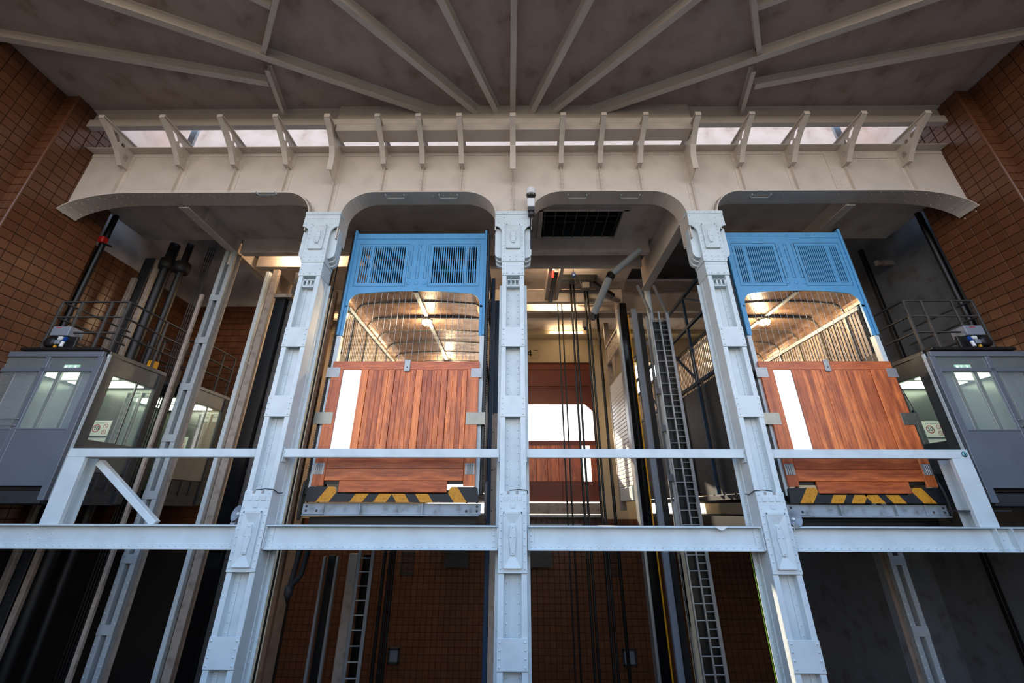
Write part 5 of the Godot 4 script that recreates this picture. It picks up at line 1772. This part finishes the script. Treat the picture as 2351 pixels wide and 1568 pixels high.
	s.cbox(la.x, lb.x, la.y - 0.03, la.y + 0.05, FAR + 0.551, FAR + 0.59, 0.01)
	part(o, "lamp_housing", s, M.white)
	s = Shape.new()
	s.rod(Vector3(la.x, la.y, FAR + 0.64), Vector3(lb.x, la.y, FAR + 0.64), 0.05, 10)
	var tb := part(o, "tube", s, M.tube_lamp, "glowing tube")
	var l := AreaLight3D.new()
	l.name = "tube_light"
	l.area_size = Vector2(lb.x - la.x, 0.12)
	l.light_color = Color(1.0, 0.86, 0.66)
	l.light_energy = 1.2
	l.area_range = 30.0
	l.shadow_enabled = true
	tb.add_child(l, true)
	l.transform = Transform3D(Basis.from_euler(Vector3(0, PI, 0)), Vector3((la.x + lb.x) / 2, la.y, FAR + 0.71))
	l.rotation = Vector3(-0.3, PI, 0)
	# added tube lamps, unseen behind the shaft beams, to brighten the ceilings
	var added_tubes := [[0.75, 2.1, -2.93, 6.72, "second cross beam over the empty shaft"], [0.75, 2.1, -5.1, 6.85, "third cross beam over the empty shaft"], [-6.4, -5.0, -2.26, 6.72, "first cross beam near the left post"], [-3.0, -1.6, -2.93, 6.72, "second cross beam over the left car"]]
	for q in added_tubes:
		o = thing("tube_lamp", Vector3((q[0] + q[1]) / 2, q[3], q[2]), "added unseen tube lamp on the back of the " + q[4], "lamp", "added tube lamps behind the beams")
		s = Shape.new()
		s.box(q[0], q[1], q[3] - 0.04, q[3] + 0.04, q[2], q[2] + 0.03)
		part(o, "lamp_housing", s, M.white)
		s = Shape.new()
		s.rod(Vector3(q[0] + 0.03, q[3], q[2] - 0.03), Vector3(q[1] - 0.03, q[3], q[2] - 0.03), 0.025, 10)
		var ht := part(o, "tube", s, M.tube_lamp, "glowing tube")
		var hl := AreaLight3D.new()
		hl.name = "tube_light"
		hl.area_size = Vector2(q[1] - q[0], 0.06)
		hl.light_color = Color(1.0, 0.88, 0.72)
		hl.light_energy = 3.5
		hl.area_range = 30.0
		hl.shadow_enabled = true
		ht.add_child(hl, true)
		hl.position = Vector3((q[0] + q[1]) / 2, q[3], q[2] - 0.06)
	# counterweight: stack of pale slabs in a frame
	var X0 := 3.4
	o = thing("counterweight", Vector3(X0, 0.7, -5.8), "counterweight of stacked pale slabs in a steel frame right of the far gate", "counterweight")
	for q in [[-4.92, 6.6], [-6.72, 6.6]]:
		s = Shape.new()
		s.cbox(X0 - 0.1, X0 + 0.08, 0.2, q[1], q[0] - 0.06, q[0] + 0.06, 0.01)
		part(o, "frame_post", s, M.beige_steel)
	s = Shape.new()
	s.cbox(X0 - 0.08, X0 - 0.04, 5.0, 5.55, -6.7, -4.9, 0.01)
	s.cbox(X0 - 0.12, X0 + 0.05, 5.55, 5.62, -6.7, -4.9, 0.006); s.cbox(X0 - 0.12, X0 + 0.05, 4.93, 5.0, -6.7, -4.9, 0.006)
	for i in 8: s.rivet(Vector3(X0 - 0.08, 5.12 + 0.3 * (i % 2), -5.1 - i * 0.2), Vector3.LEFT, 0.025)
	part(o, "yoke", s, M.beige_steel)
	s = Shape.new()
	s.prism_x(PackedVector2Array([Vector2(-6.0, 4.93), Vector2(-5.6, 4.93), Vector2(-5.72, 4.25), Vector2(-5.88, 4.25)]), X0 - 0.1, X0 - 0.06)
	part(o, "hanger", s, M.beige_steel)
	for i in 28:
		s = Shape.new()
		s.cbox(X0 - 0.1, X0 + 0.15, 0.85 + i * 0.118, 0.85 + i * 0.118 + 0.108, -6.6, -5.02, 0.012)
		part(o, "weight_slab", s, M.white)
	s = Shape.new()
	s.cbox(X0 - 0.12, X0 + 0.15, 0.45, 0.83, -6.5, -5.1, 0.02)
	part(o, "foot_block", s, M.steel)
	# guides, ducts and conduits between the counterweight and the right column
	o = thing("greased_guide", Vector3(pz(1452, 900, -4.0).x, PIT, -4.0), "black greased guide with a yellow edge in the empty shaft", "rail", "greased guides")
	gx = pz(1452, 900, -4.0).x
	s = Shape.new()
	s.cbox(gx - 0.10, gx + 0.12, PIT, 6.0, -4.2, -4.0, 0.015)
	part(o, "guide_face", s, M.grease)
	s = Shape.new()
	s.box(gx + 0.12, gx + 0.15, PIT, 5.6, -4.05, -4.0)
	part(o, "edge_stripe", s, M.yellow)
	s = Shape.new()
	s.box(gx - 0.16, gx - 0.10, PIT, 5.8, -4.3, -4.05)
	part(o, "guide_backing", s, M.galvanised)
	for i in 2: upright("cable_duct", "blue-grey cable duct with dark joints beside the yellow-edged guide" if i == 0 else "narrow blue-grey cable duct behind the pale conduit", "duct", [1480, 1493][i], 900, [-3.6, -3.9][i], 0.14, 0.1, M.cast_grey if i == 0 else M.dark_steel, PIT, 5.6)
	o = thing("conduit_riser", Vector3(pz(1515, 900, -3.3).x, PIT, -3.3), "pale pipe riser with junction boxes left of the ladder", "conduit")
	gx = pz(1515, 900, -3.3).x
	s = Shape.new()
	s.cbox(gx - 0.10, gx - 0.05, PIT, 5.2, -3.35, -3.3, 0.006)
	part(o, "strip", s, M.galvanised)
	s = Shape.new()
	s.rod(Vector3(gx + 0.07, 0.3, -3.35), Vector3(gx + 0.07, 6.9, -3.35), 0.085, 12)
	part(o, "pipe", s, M.steel)
	for q in [2.95, 2.0, 0.85]:
		s = Shape.new()
		s.cbox(gx - 0.12, gx + 0.1, q, q + 0.16, -3.28, -3.2, 0.01)
		part(o, "junction_box", s, M.cast_grey)
	s = Shape.new()
	s.cbox(gx - 0.08, gx + 0.2, -0.5, 0.4, -3.35, -3.25, 0.01)
	part(o, "meter_box", s, M.steel)
	s = Shape.new()
	s.cbox(gx - 0.1, gx + 0.22, PIT, -0.5, -3.4, -3.3, 0.01)
	part(o, "lower_duct", s, M.cream)
	ladder("galvanised cage ladder in the empty shaft beside the right blue car", [[3.52, 4.95], [3.52, PIT]], 0.42, -2.5, 4.7, true)
	ladder("bright steel ladder in the pit below the left timber gate", [[-3.32, 0.0], [-3.32, PIT]], 0.28, -3.0, -0.75, false)
	for k in 2: upright("pit_rail", "bright pit rail right of the pit ladder" if k == 0 else "second bright pit rail next to the black pit duct", "rail", [735, 765][k], 1340, -2.8, 0.05, 0.08, M.galvanised, PIT, -0.7)
	for k in 3: upright("pit_duct", ["black pit duct between the bright rails", "pale grey pit post under the left gate", "wide black pit guide under the left gate"][k], "duct", [752, 803, 838][k], 1340, [-3.0, -3.4, -3.2][k], [0.14, 0.2, 0.22][k], 0.1, [M.black, M.beige_steel, M.grease][k], PIT, -0.7)
	for k in 3: rope("black lift rope below the left timber gate, %s from the pit ladder" % ["first", "second", "third"][k], [870, 884, 893][k], 1400, -4.0, 0.04, PIT, -0.5, "ropes below the left gate")
	# silver air duct
	o = thing("air_duct", pz(1402, 632, -3.4), "silver round air duct bending down under the shaft beams", "duct")
	for q in [[1472, 572, -1.9, 1404, 630, -2.5], [1400, 636, -2.5, 1362, 722, -3.3]]:
		s = Shape.new()
		s.rod(pz(q[0], q[1], q[2]), pz(q[3], q[4], q[5]), 0.09 if q[2] == -1.9 else 0.10, 18)
		part(o, "duct_length", s, M.dull_steel)
	for q in [[1402, 633, -2.5], [1361, 724, -3.3]]:
		s = Shape.new()
		s.rod(pz(q[0] + 2, q[1] - 4, q[2]), pz(q[0] - 3, q[1] + 7, q[2]), 0.115, 18)
		part(o, "duct_collar", s, M.black)
	# trolley beam with hoists and red lamp
	o = thing("hoist_beam", pz(1320, 636, -4.0), "black hoist crossbeam with chains under the shaft ceiling", "hoist")
	s = Shape.new()
	var h0 := pz(1288, 643, -4.0); var h1 := pz(1370, 628, -4.0)
	s.cbox(h0.x, h1.x, h0.y, h1.y, -4.2, -4.0, 0.01)
	part(o, "crossbeam", s, M.black)
	s = Shape.new()
	s.bar(pz(1348, 642, -4.1), pz(1408, 680, -4.6), 0.14, 0.12)
	part(o, "jib", s, M.black)
	s = Shape.new()
	var hb := pz(1345, 655, -3.95)
	s.cbox(hb.x - 0.12, hb.x + 0.12, hb.y - 0.12, hb.y + 0.1, -4.1, -3.9, 0.02)
	part(o, "sheave_block", s, M.iron)
	for q in [[1325, 632, 1338, 662], [1340, 632, 1344, 650], [1368, 632, 1352, 662]]:
		s = Shape.new()
		s.rod(pz(q[0], q[1], -3.95), pz(q[2], q[3], -3.92), 0.014, 6)
		part(o, "chain", s, M.black)
	o = thing("signal_beam", pz(1271, 650, -3.9), "slanted black beam carrying a small red lamp in the coffer", "beam")
	s = Shape.new()
	s.bar(pz(1277, 620, -3.2), pz(1263, 690, -4.7), 0.13, 0.16)
	part(o, "beam", s, M.black)
	s = Shape.new()
	s.bar(pz(1271, 619, -3.15), pz(1269, 636, -3.4), 0.05, 0.05)
	part(o, "red_lamp", s, M.red_lamp, "small red signal lamp")
	for q in [[1360, 478, -1.0, "hanging under the ceiling hatch"], [1317, 631, -3.7, "hanging beside the black crossbeam"]]:
		var hp := pz(q[0], q[1], q[2])
		o = thing("chain_hoist", hp, "small dark blue chain hoist " + q[3], "hoist", "chain hoists")
		s = Shape.new()
		s.lathe(PackedVector2Array([Vector2(0.0, -0.09), Vector2(0.05, -0.08), Vector2(0.075, 0.0), Vector2(0.05, 0.07), Vector2(0.0, 0.09)]), hp, Vector3.UP, 10)
		part(o, "hoist_body", s, M.blue_plastic)
		s = Shape.new()
		s.rod(hp + Vector3(0, 0.08, 0), hp + Vector3(0, 0.24, 0), 0.01, 6)
		s.rod(hp + Vector3(0.02, -0.08, 0), hp + Vector3(0.04, -0.3, 0), 0.008, 6)
		part(o, "chain", s, M.black)
	# handrail bars over the far beams
	for q in [[1260, 716, 1380, 716, "slim black handrail bar before the far lintel"], [1312, 694, 1360, 694, "curved black pipe rail before the fourth beam"]]:
		var zr: float = -6.2 if q[1] == 716 else -5.45
		s = Shape.new()
		s.tube(PackedVector3Array([pz(q[0], q[1] - (18 if q[1] == 694 else -4), zr), pz(q[0] + 6, q[1] - 2, zr), pz(q[0] + 12, q[1], zr), pz(q[2], q[3], zr)]), 0.025, 8)
		for e in [0.3, 0.8]:
			var hp := pz(lerpf(q[0] + 12, q[2], e), q[3], zr)
			s.rod(hp, Vector3(hp.x, 7.36, zr), 0.012, 6)
		one("pipe_rail", s, M.black, q[4], "rail")
	# small camera on the far wall
	o = thing("wall_camera", pz(1341, 740, -8.0), "small white camera on an arm beside the tube lamp", "camera")
	s = Shape.new()
	s.cbox(pz(1336, 740, -8).x, pz(1348, 740, -8).x, pz(1340, 752, -8).y, pz(1340, 738, -8).y, -8.1, -7.9, 0.02)
	part(o, "camera_body", s, M.white)
	s = Shape.new()
	s.rod(pz(1340, 738, -8), pz(1340, 722, -8), 0.02, 6)
	part(o, "camera_arm", s, M.iron)
	s = Shape.new()
	s.lathe(PackedVector2Array([Vector2(0.1, 0.0), Vector2(0.09, 0.06), Vector2(0.0, 0.11)]), pz(1344, 753, -8), Vector3.DOWN, 14)
	part(o, "camera_dome", s, M.smoked_glass)
	# row of four lamps behind the left car
	for k in 4:
		var lp := pz([797, 809, 827, 841][k], 727, -6.1 - 0.45 * (k % 2))
		o = thing("shaft_lamp", lp + Vector3(0, 0.15, 0), "small round shaft lamp behind the left car, %s in the row from the left column" % ["first", "second", "third", "fourth"][k], "lamp", "row of four shaft lamps")
		bulkhead(o, lp + Vector3(0, 0.12, 0), 1.6)
		s = Shape.new()
		s.rod(lp + Vector3(0, 0.1, 0), Vector3(lp.x, 7.36, lp.z), 0.01, 6)
		part(o, "lamp_stem", s, M.black)
	# --- right bay
	for k in 4: upright("lift_guide_rail", ["thin black guide bar right of the right blue car", "beige guide rail in the right shaft, first after the black bar", "beige guide rail in the right shaft, second after the black bar", "pale guide rail beside the right tiled wall"][k], "rail", [2010, 2048, 2085, 2152][k], 650, [-3.0, -3.2, -3.2, -2.6][k], [0.09, 0.11, 0.11, 0.10][k], 0.1, M.black if k == 0 else M.beige_steel, PIT, [7.2, 7.2, 7.2, 6.9][k], "right guide rails")
	upright("guide_board", "dark flat guide board beside the pale right guide rail", "board", 2135, 650, -2.9, 0.22, 0.04, M.dark_steel, PIT, 7.4)
	for q in [[2060, 613, -3.1], [2086, 742, -3.1], [2165, 600, -2.5]]:
		s = Shape.new()
		var p := pz(q[0], q[1], q[2])
		var ra := pz(2048, 650, -3.2).x - 0.08; var rb := pz(2085, 650, -3.2).x + 0.08
		if q[0] == 2165: ra = p.x - 0.25; rb = WALL
		s.cbox(ra, rb, p.y - 0.1, p.y + 0.05, (q[2] - 0.099) if q[0] != 2165 else -2.599, q[2], 0.01)
		one("rail_bracket", s, M.beige_steel, ["pale bracket clamped high across the two beige right guide rails", "pale bracket on the right guide rails just above the roof railing", "pale bracket between the right guide rail and the tiled wall"][[2060, 2086, 2165].find(q[0])], "bracket", "guide rail brackets")

func ladder(label: String, ends: Array, w: float, z: float, y1: float, cage: bool) -> void:
	var o := thing("ladder", Vector3(ends[1][0] + w / 2, ends[1][1], z), label, "ladder", "shaft ladders")
	var x: float = ends[0][0]
	var m: Material = M.galvanised
	for k in (3 if cage else 2):
		var s := Shape.new()
		var xx := x + w * k / (2.0 if cage else 1.0)
		s.cbox(xx - (0.035 if k == 2 or not cage else 0.018), xx + (0.035 if k == 2 or not cage else 0.018), ends[1][1], y1 + 0.25, z - 0.04, z, 0.005)
		if cage and k != 1: s.bar(Vector3(xx, y1 + 0.2, z - 0.02), Vector3(xx - 0.28, y1 + 0.95, z + 0.1), 0.06, 0.04)
		part(o, "stringer", s, m)
	var y: float = y1
	var i := 0
	while y > -4.5:
		var s := Shape.new()
		if cage and i % 2: s.rod(Vector3(x + w / 2, y, z - 0.02), Vector3(x + w, y, z - 0.02), 0.012, 6)
		else: s.rod(Vector3(x, y, z - 0.02), Vector3(x + w, y, z - 0.02), 0.014, 6)
		part(o, "rung", s, m)
		y -= 0.14 if cage else 0.26
		i += 1
	if cage:
		var s := Shape.new()
		s.box(x + 0.02, x + w, -4.5, y1, z - 0.14, z - 0.12)
		part(o, "back_sheet", s, M.black)

# ---------- small things on the portal
func build_details() -> void:
	var s: Shape
	# dome camera at the head of the middle column
	var c := pz(1219, 446, 0.12)
	var o := thing("dome_camera", c - Vector3(0, 0.35, 0), "white dome camera with black eye mounted at the middle column head", "camera")
	s = Shape.new()
	s.lathe(PackedVector2Array([Vector2(0.0, 0.16), Vector2(0.06, 0.15), Vector2(0.105, 0.09), Vector2(0.11, 0.0), Vector2(0.115, -0.03), Vector2(0.10, -0.05)]), c + Vector3(0, 0.02, 0), Vector3.UP, 22)
	part(o, "housing", s, M.white)
	s = Shape.new()
	s.lathe(PackedVector2Array([Vector2(0.098, -0.045), Vector2(0.09, -0.09), Vector2(0.06, -0.125), Vector2(0.0, -0.14)]), c + Vector3(0, 0.02, 0), Vector3.UP, 22)
	part(o, "dome", s, M.smoked_glass)
	s = Shape.new()
	s.cbox(c.x - 0.085, c.x + 0.075, c.y - 0.33, c.y - 0.10, 0.05, 0.14, 0.015)
	part(o, "mounting_box", s, M.white)
	s = Shape.new()
	s.cbox(c.x - 0.075, c.x + 0.065, c.y - 0.43, c.y - 0.33, 0.06, 0.13, 0.01)
	s.lathe(PackedVector2Array([Vector2(0.0, 0.0), Vector2(0.065, 0.0), Vector2(0.065, 0.08), Vector2(0.0, 0.08)]), Vector3(c.x, c.y - 0.46, 0.08), Vector3.DOWN, 14)
	part(o, "joint", s, M.iron)
	s = Shape.new()
	s.rod(Vector3(c.x - 0.02, c.y - 0.5, 0.08), Vector3(c.x - 0.02, c.y - 1.35, 0.06), 0.014, 6)
	s.tube(PackedVector3Array([Vector3(c.x + 0.06, c.y - 0.46, 0.09), Vector3(c.x + 0.11, c.y - 0.58, 0.09), Vector3(c.x + 0.05, c.y - 0.70, 0.08), Vector3(c.x - 0.015, c.y - 0.78, 0.07)]), 0.008, 6)
	part(o, "cable", s, M.black)
	# round reflectors clamped to the landing beams
	for q in [[543, 1178, -0.18, "left", Vector3(-0.45, 0.25, 0.85)], [1825, 1191, -0.02, "right", Vector3(0.15, 0.15, 0.98)]]:
		var p := pz(q[0], q[1], q[2])
		o = thing("horn_loudspeaker", Vector3(p.x, 0.0, q[2]), "small round grey horn loudspeaker clamped to the beam by the %s column" % q[3], "loudspeaker", "horn loudspeakers")
		var ax: Vector3 = q[4].normalized()
		s = Shape.new()
		s.lathe(PackedVector2Array([Vector2(0.035, -0.14), Vector2(0.045, -0.06), Vector2(0.075, -0.02), Vector2(0.118, 0.0), Vector2(0.122, 0.004), Vector2(0.115, 0.004), Vector2(0.07, -0.015), Vector2(0.03, -0.05), Vector2(0.0, -0.06)]), p, ax, 24)
		part(o, "bell", s, M.cast_grey)
		s = Shape.new()
		s.lathe(PackedVector2Array([Vector2(0.02, -0.06), Vector2(0.024, -0.03), Vector2(0.018, -0.012), Vector2(0.0, -0.01)]), p, ax, 14)
		part(o, "phase_plug", s, M.white)
		s = Shape.new()
		s.rod(p - ax * 0.08, Vector3(p.x, 0.0, q[2]), 0.012, 6)
		s.cbox(p.x - 0.05, p.x + 0.03, -0.03, 0.03, q[2] - 0.03, q[2] + 0.03, 0.006)
		s.rod(Vector3(p.x - 0.06, -0.05, q[2] + 0.01), Vector3(p.x - 0.03, 0.06, q[2] + 0.01), 0.01, 6)
		part(o, "clamp", s, M.galvanised)
	# loose wire and scrap of paper
	s = Shape.new()
	s.rod(pz(1722, 1268, -0.3), pz(1790, 1600, -0.3), 0.005, 6)
	one("green_wire", s, M.wire_green, "thin yellow-green wire hanging beside the right column in the pit", "wire")
	s = Shape.new()
	var p := pz(1655, 1211, 0.0)
	s.prism(PackedVector2Array([Vector2(p.x - 0.1, 0.0), Vector2(p.x + 0.12, 0.0), Vector2(p.x + 0.02, -0.055), Vector2(p.x - 0.02, -0.05)]), Transform3D(Basis(), Vector3(0, 0.002, 0.004)), 0.003)
	one("paper_scrap", s, M.paper, "torn white scrap hanging over the landing beam edge", "scrap")
	# cable loops round the columns at the landing plates
	for k in 3:
		s = Shape.new()
		var x := (k - 1) * 4.0
		var sx := -1.0 if k == 2 else 1.0
		s.tube(PackedVector3Array([Vector3(x - sx * 0.05, 0.505, 0.016), Vector3(x + sx * 0.1, 0.52, 0.018), Vector3(x + sx * 0.225, 0.51, 0.014), Vector3(x + sx * 0.24, 0.46, -0.12), Vector3(x + sx * 0.24, 0.47, -0.24)]), 0.007, 6)
		one("cable_loop", s, M.black, ["thin black cable round the left column landing plate", "thin black cable on the middle column landing plate", "thin black cable round the right column landing plate"][k], "cable")
	# hanging cable by the right gate, yellow box on the left lift roof
	s = Shape.new()
	s.tube(PackedVector3Array([Vector3(7.25, pz(2062, 850, -0.62).y, -0.64), pz(2084, 915, -0.75), pz(2097, 940, -0.75)]), 0.006, 6)
	s.lathe(PackedVector2Array([Vector2(0.0, 0.06), Vector2(0.02, 0.05), Vector2(0.035, 0.0), Vector2(0.035, -0.05), Vector2(0.0, -0.06)]), pz(2099, 948, -0.75), Vector3.UP, 10)
	one("hanging_plug", s, M.black, "black cable with a plug hanging beside the right timber gate", "cable")
	s = Shape.new()
	var yb := pz(370, 786, -1.7)
	s.cbox(yb.x - 0.07, yb.x + 0.07, 3.1, 3.28, -1.78, -1.62, 0.015)
	one("yellow_box", s, M.yellow, "small yellow box on the roof of the front left passenger lift", "box")
	# drain pipes with a pointed foot in the pit below the left column
	o = thing("drain_pipe", pz(664, 1372, -2.0), "grey forked drain pipe with pointed foot in the pit beside the left column", "pipe")
	for q in [[690, 1262, 666, 1345], [708, 1262, 690, 1322], [690, 1322, 668, 1346]]:
		s = Shape.new()
		s.rod(pz(q[0], q[1], -2.0), pz(q[2], q[3], -2.0), 0.05, 10)
		part(o, "pipe", s, M.dark_steel)
	s = Shape.new()
	s.lathe(PackedVector2Array([Vector2(0.0, -0.30), Vector2(0.075, -0.14), Vector2(0.08, 0.0), Vector2(0.0, 0.02)]), pz(665, 1345, -2.0), Vector3.UP, 10)
	part(o, "pointed_foot", s, M.dark_steel)
	# sheet hoods and niches on the pit wall
	for q in [[1020, 1076, 1252, 1303, "left"], [1212, 1266, 1252, 1303, "right"]]:
		var a := pz(q[0], q[3], FAR + 0.2); var b := pz(q[1], q[2], FAR + 0.2)
		s = Shape.new()
		s.prism(PackedVector2Array([Vector2(a.x, a.y), Vector2(b.x, a.y), Vector2(b.x, b.y), Vector2(a.x, b.y)]), Transform3D(Basis(), Vector3(0, 0, FAR + 0.2)), 0.18)
		one("sheet_hood", s, M.iron, "dull sheet metal hood on the pit wall, %s of the middle column" % q[4], "hood", "pit wall hoods")
	for q in [[888, 918, 1488, 1525, "left"], [1432, 1460, 1490, 1530, "right"]]:
		var a := pz(q[0], q[3], FAR + 0.1); var b := pz(q[1], q[2], FAR + 0.1)
		o = thing("wall_niche", Vector3((a.x + b.x) / 2, a.y, FAR + 0.1), "small framed box low on the pit wall, %s of the middle column" % q[4], "box", "pit wall boxes")
		s = Shape.new()
		s.box(a.x, b.x, a.y, b.y, FAR + 0.02, FAR + 0.06)
		part(o, "box_back", s, M.cast_grey)
		s = Shape.new()
		for e in [[a.x, b.x, b.y - 0.05, b.y], [a.x, b.x, a.y, a.y + 0.05], [a.x, a.x + 0.05, a.y, b.y], [b.x - 0.05, b.x, a.y, b.y]]: s.box(e[0], e[1], e[2], e[3], FAR + 0.06, FAR + 0.12)
		part(o, "box_frame", s, M.dark_steel)
	# ventilation grilles and niches low on the far wall
	for q in [[935, 1293, "left"], [1408, 1295, "right"]]:
		var g := pz(q[0], q[1], FAR + 0.03)
		o = thing("vent_grille", g - Vector3(0, 0.35, 0), "dark louvred vent grille on the pit wall, %s of the middle column" % q[2], "vent", "pit vent grilles")
		s = Shape.new()
		for e in [[-0.24, 0.24, 0.32, 0.36], [-0.24, 0.24, -0.36, -0.32], [-0.24, -0.2, -0.36, 0.36], [0.2, 0.24, -0.36, 0.36]]: s.box(g.x + e[0], g.x + e[1], g.y + e[2], g.y + e[3], FAR + 0.02, FAR + 0.05)
		part(o, "frame", s, M.dark_steel)
		for i in 8:
			s = Shape.new()
			s.bar(Vector3(g.x - 0.2, g.y - 0.28 + i * 0.08, FAR + 0.035), Vector3(g.x + 0.2, g.y - 0.28 + i * 0.08, FAR + 0.035), 0.03, 0.015)
			part(o, "slat", s, M.dark_steel)
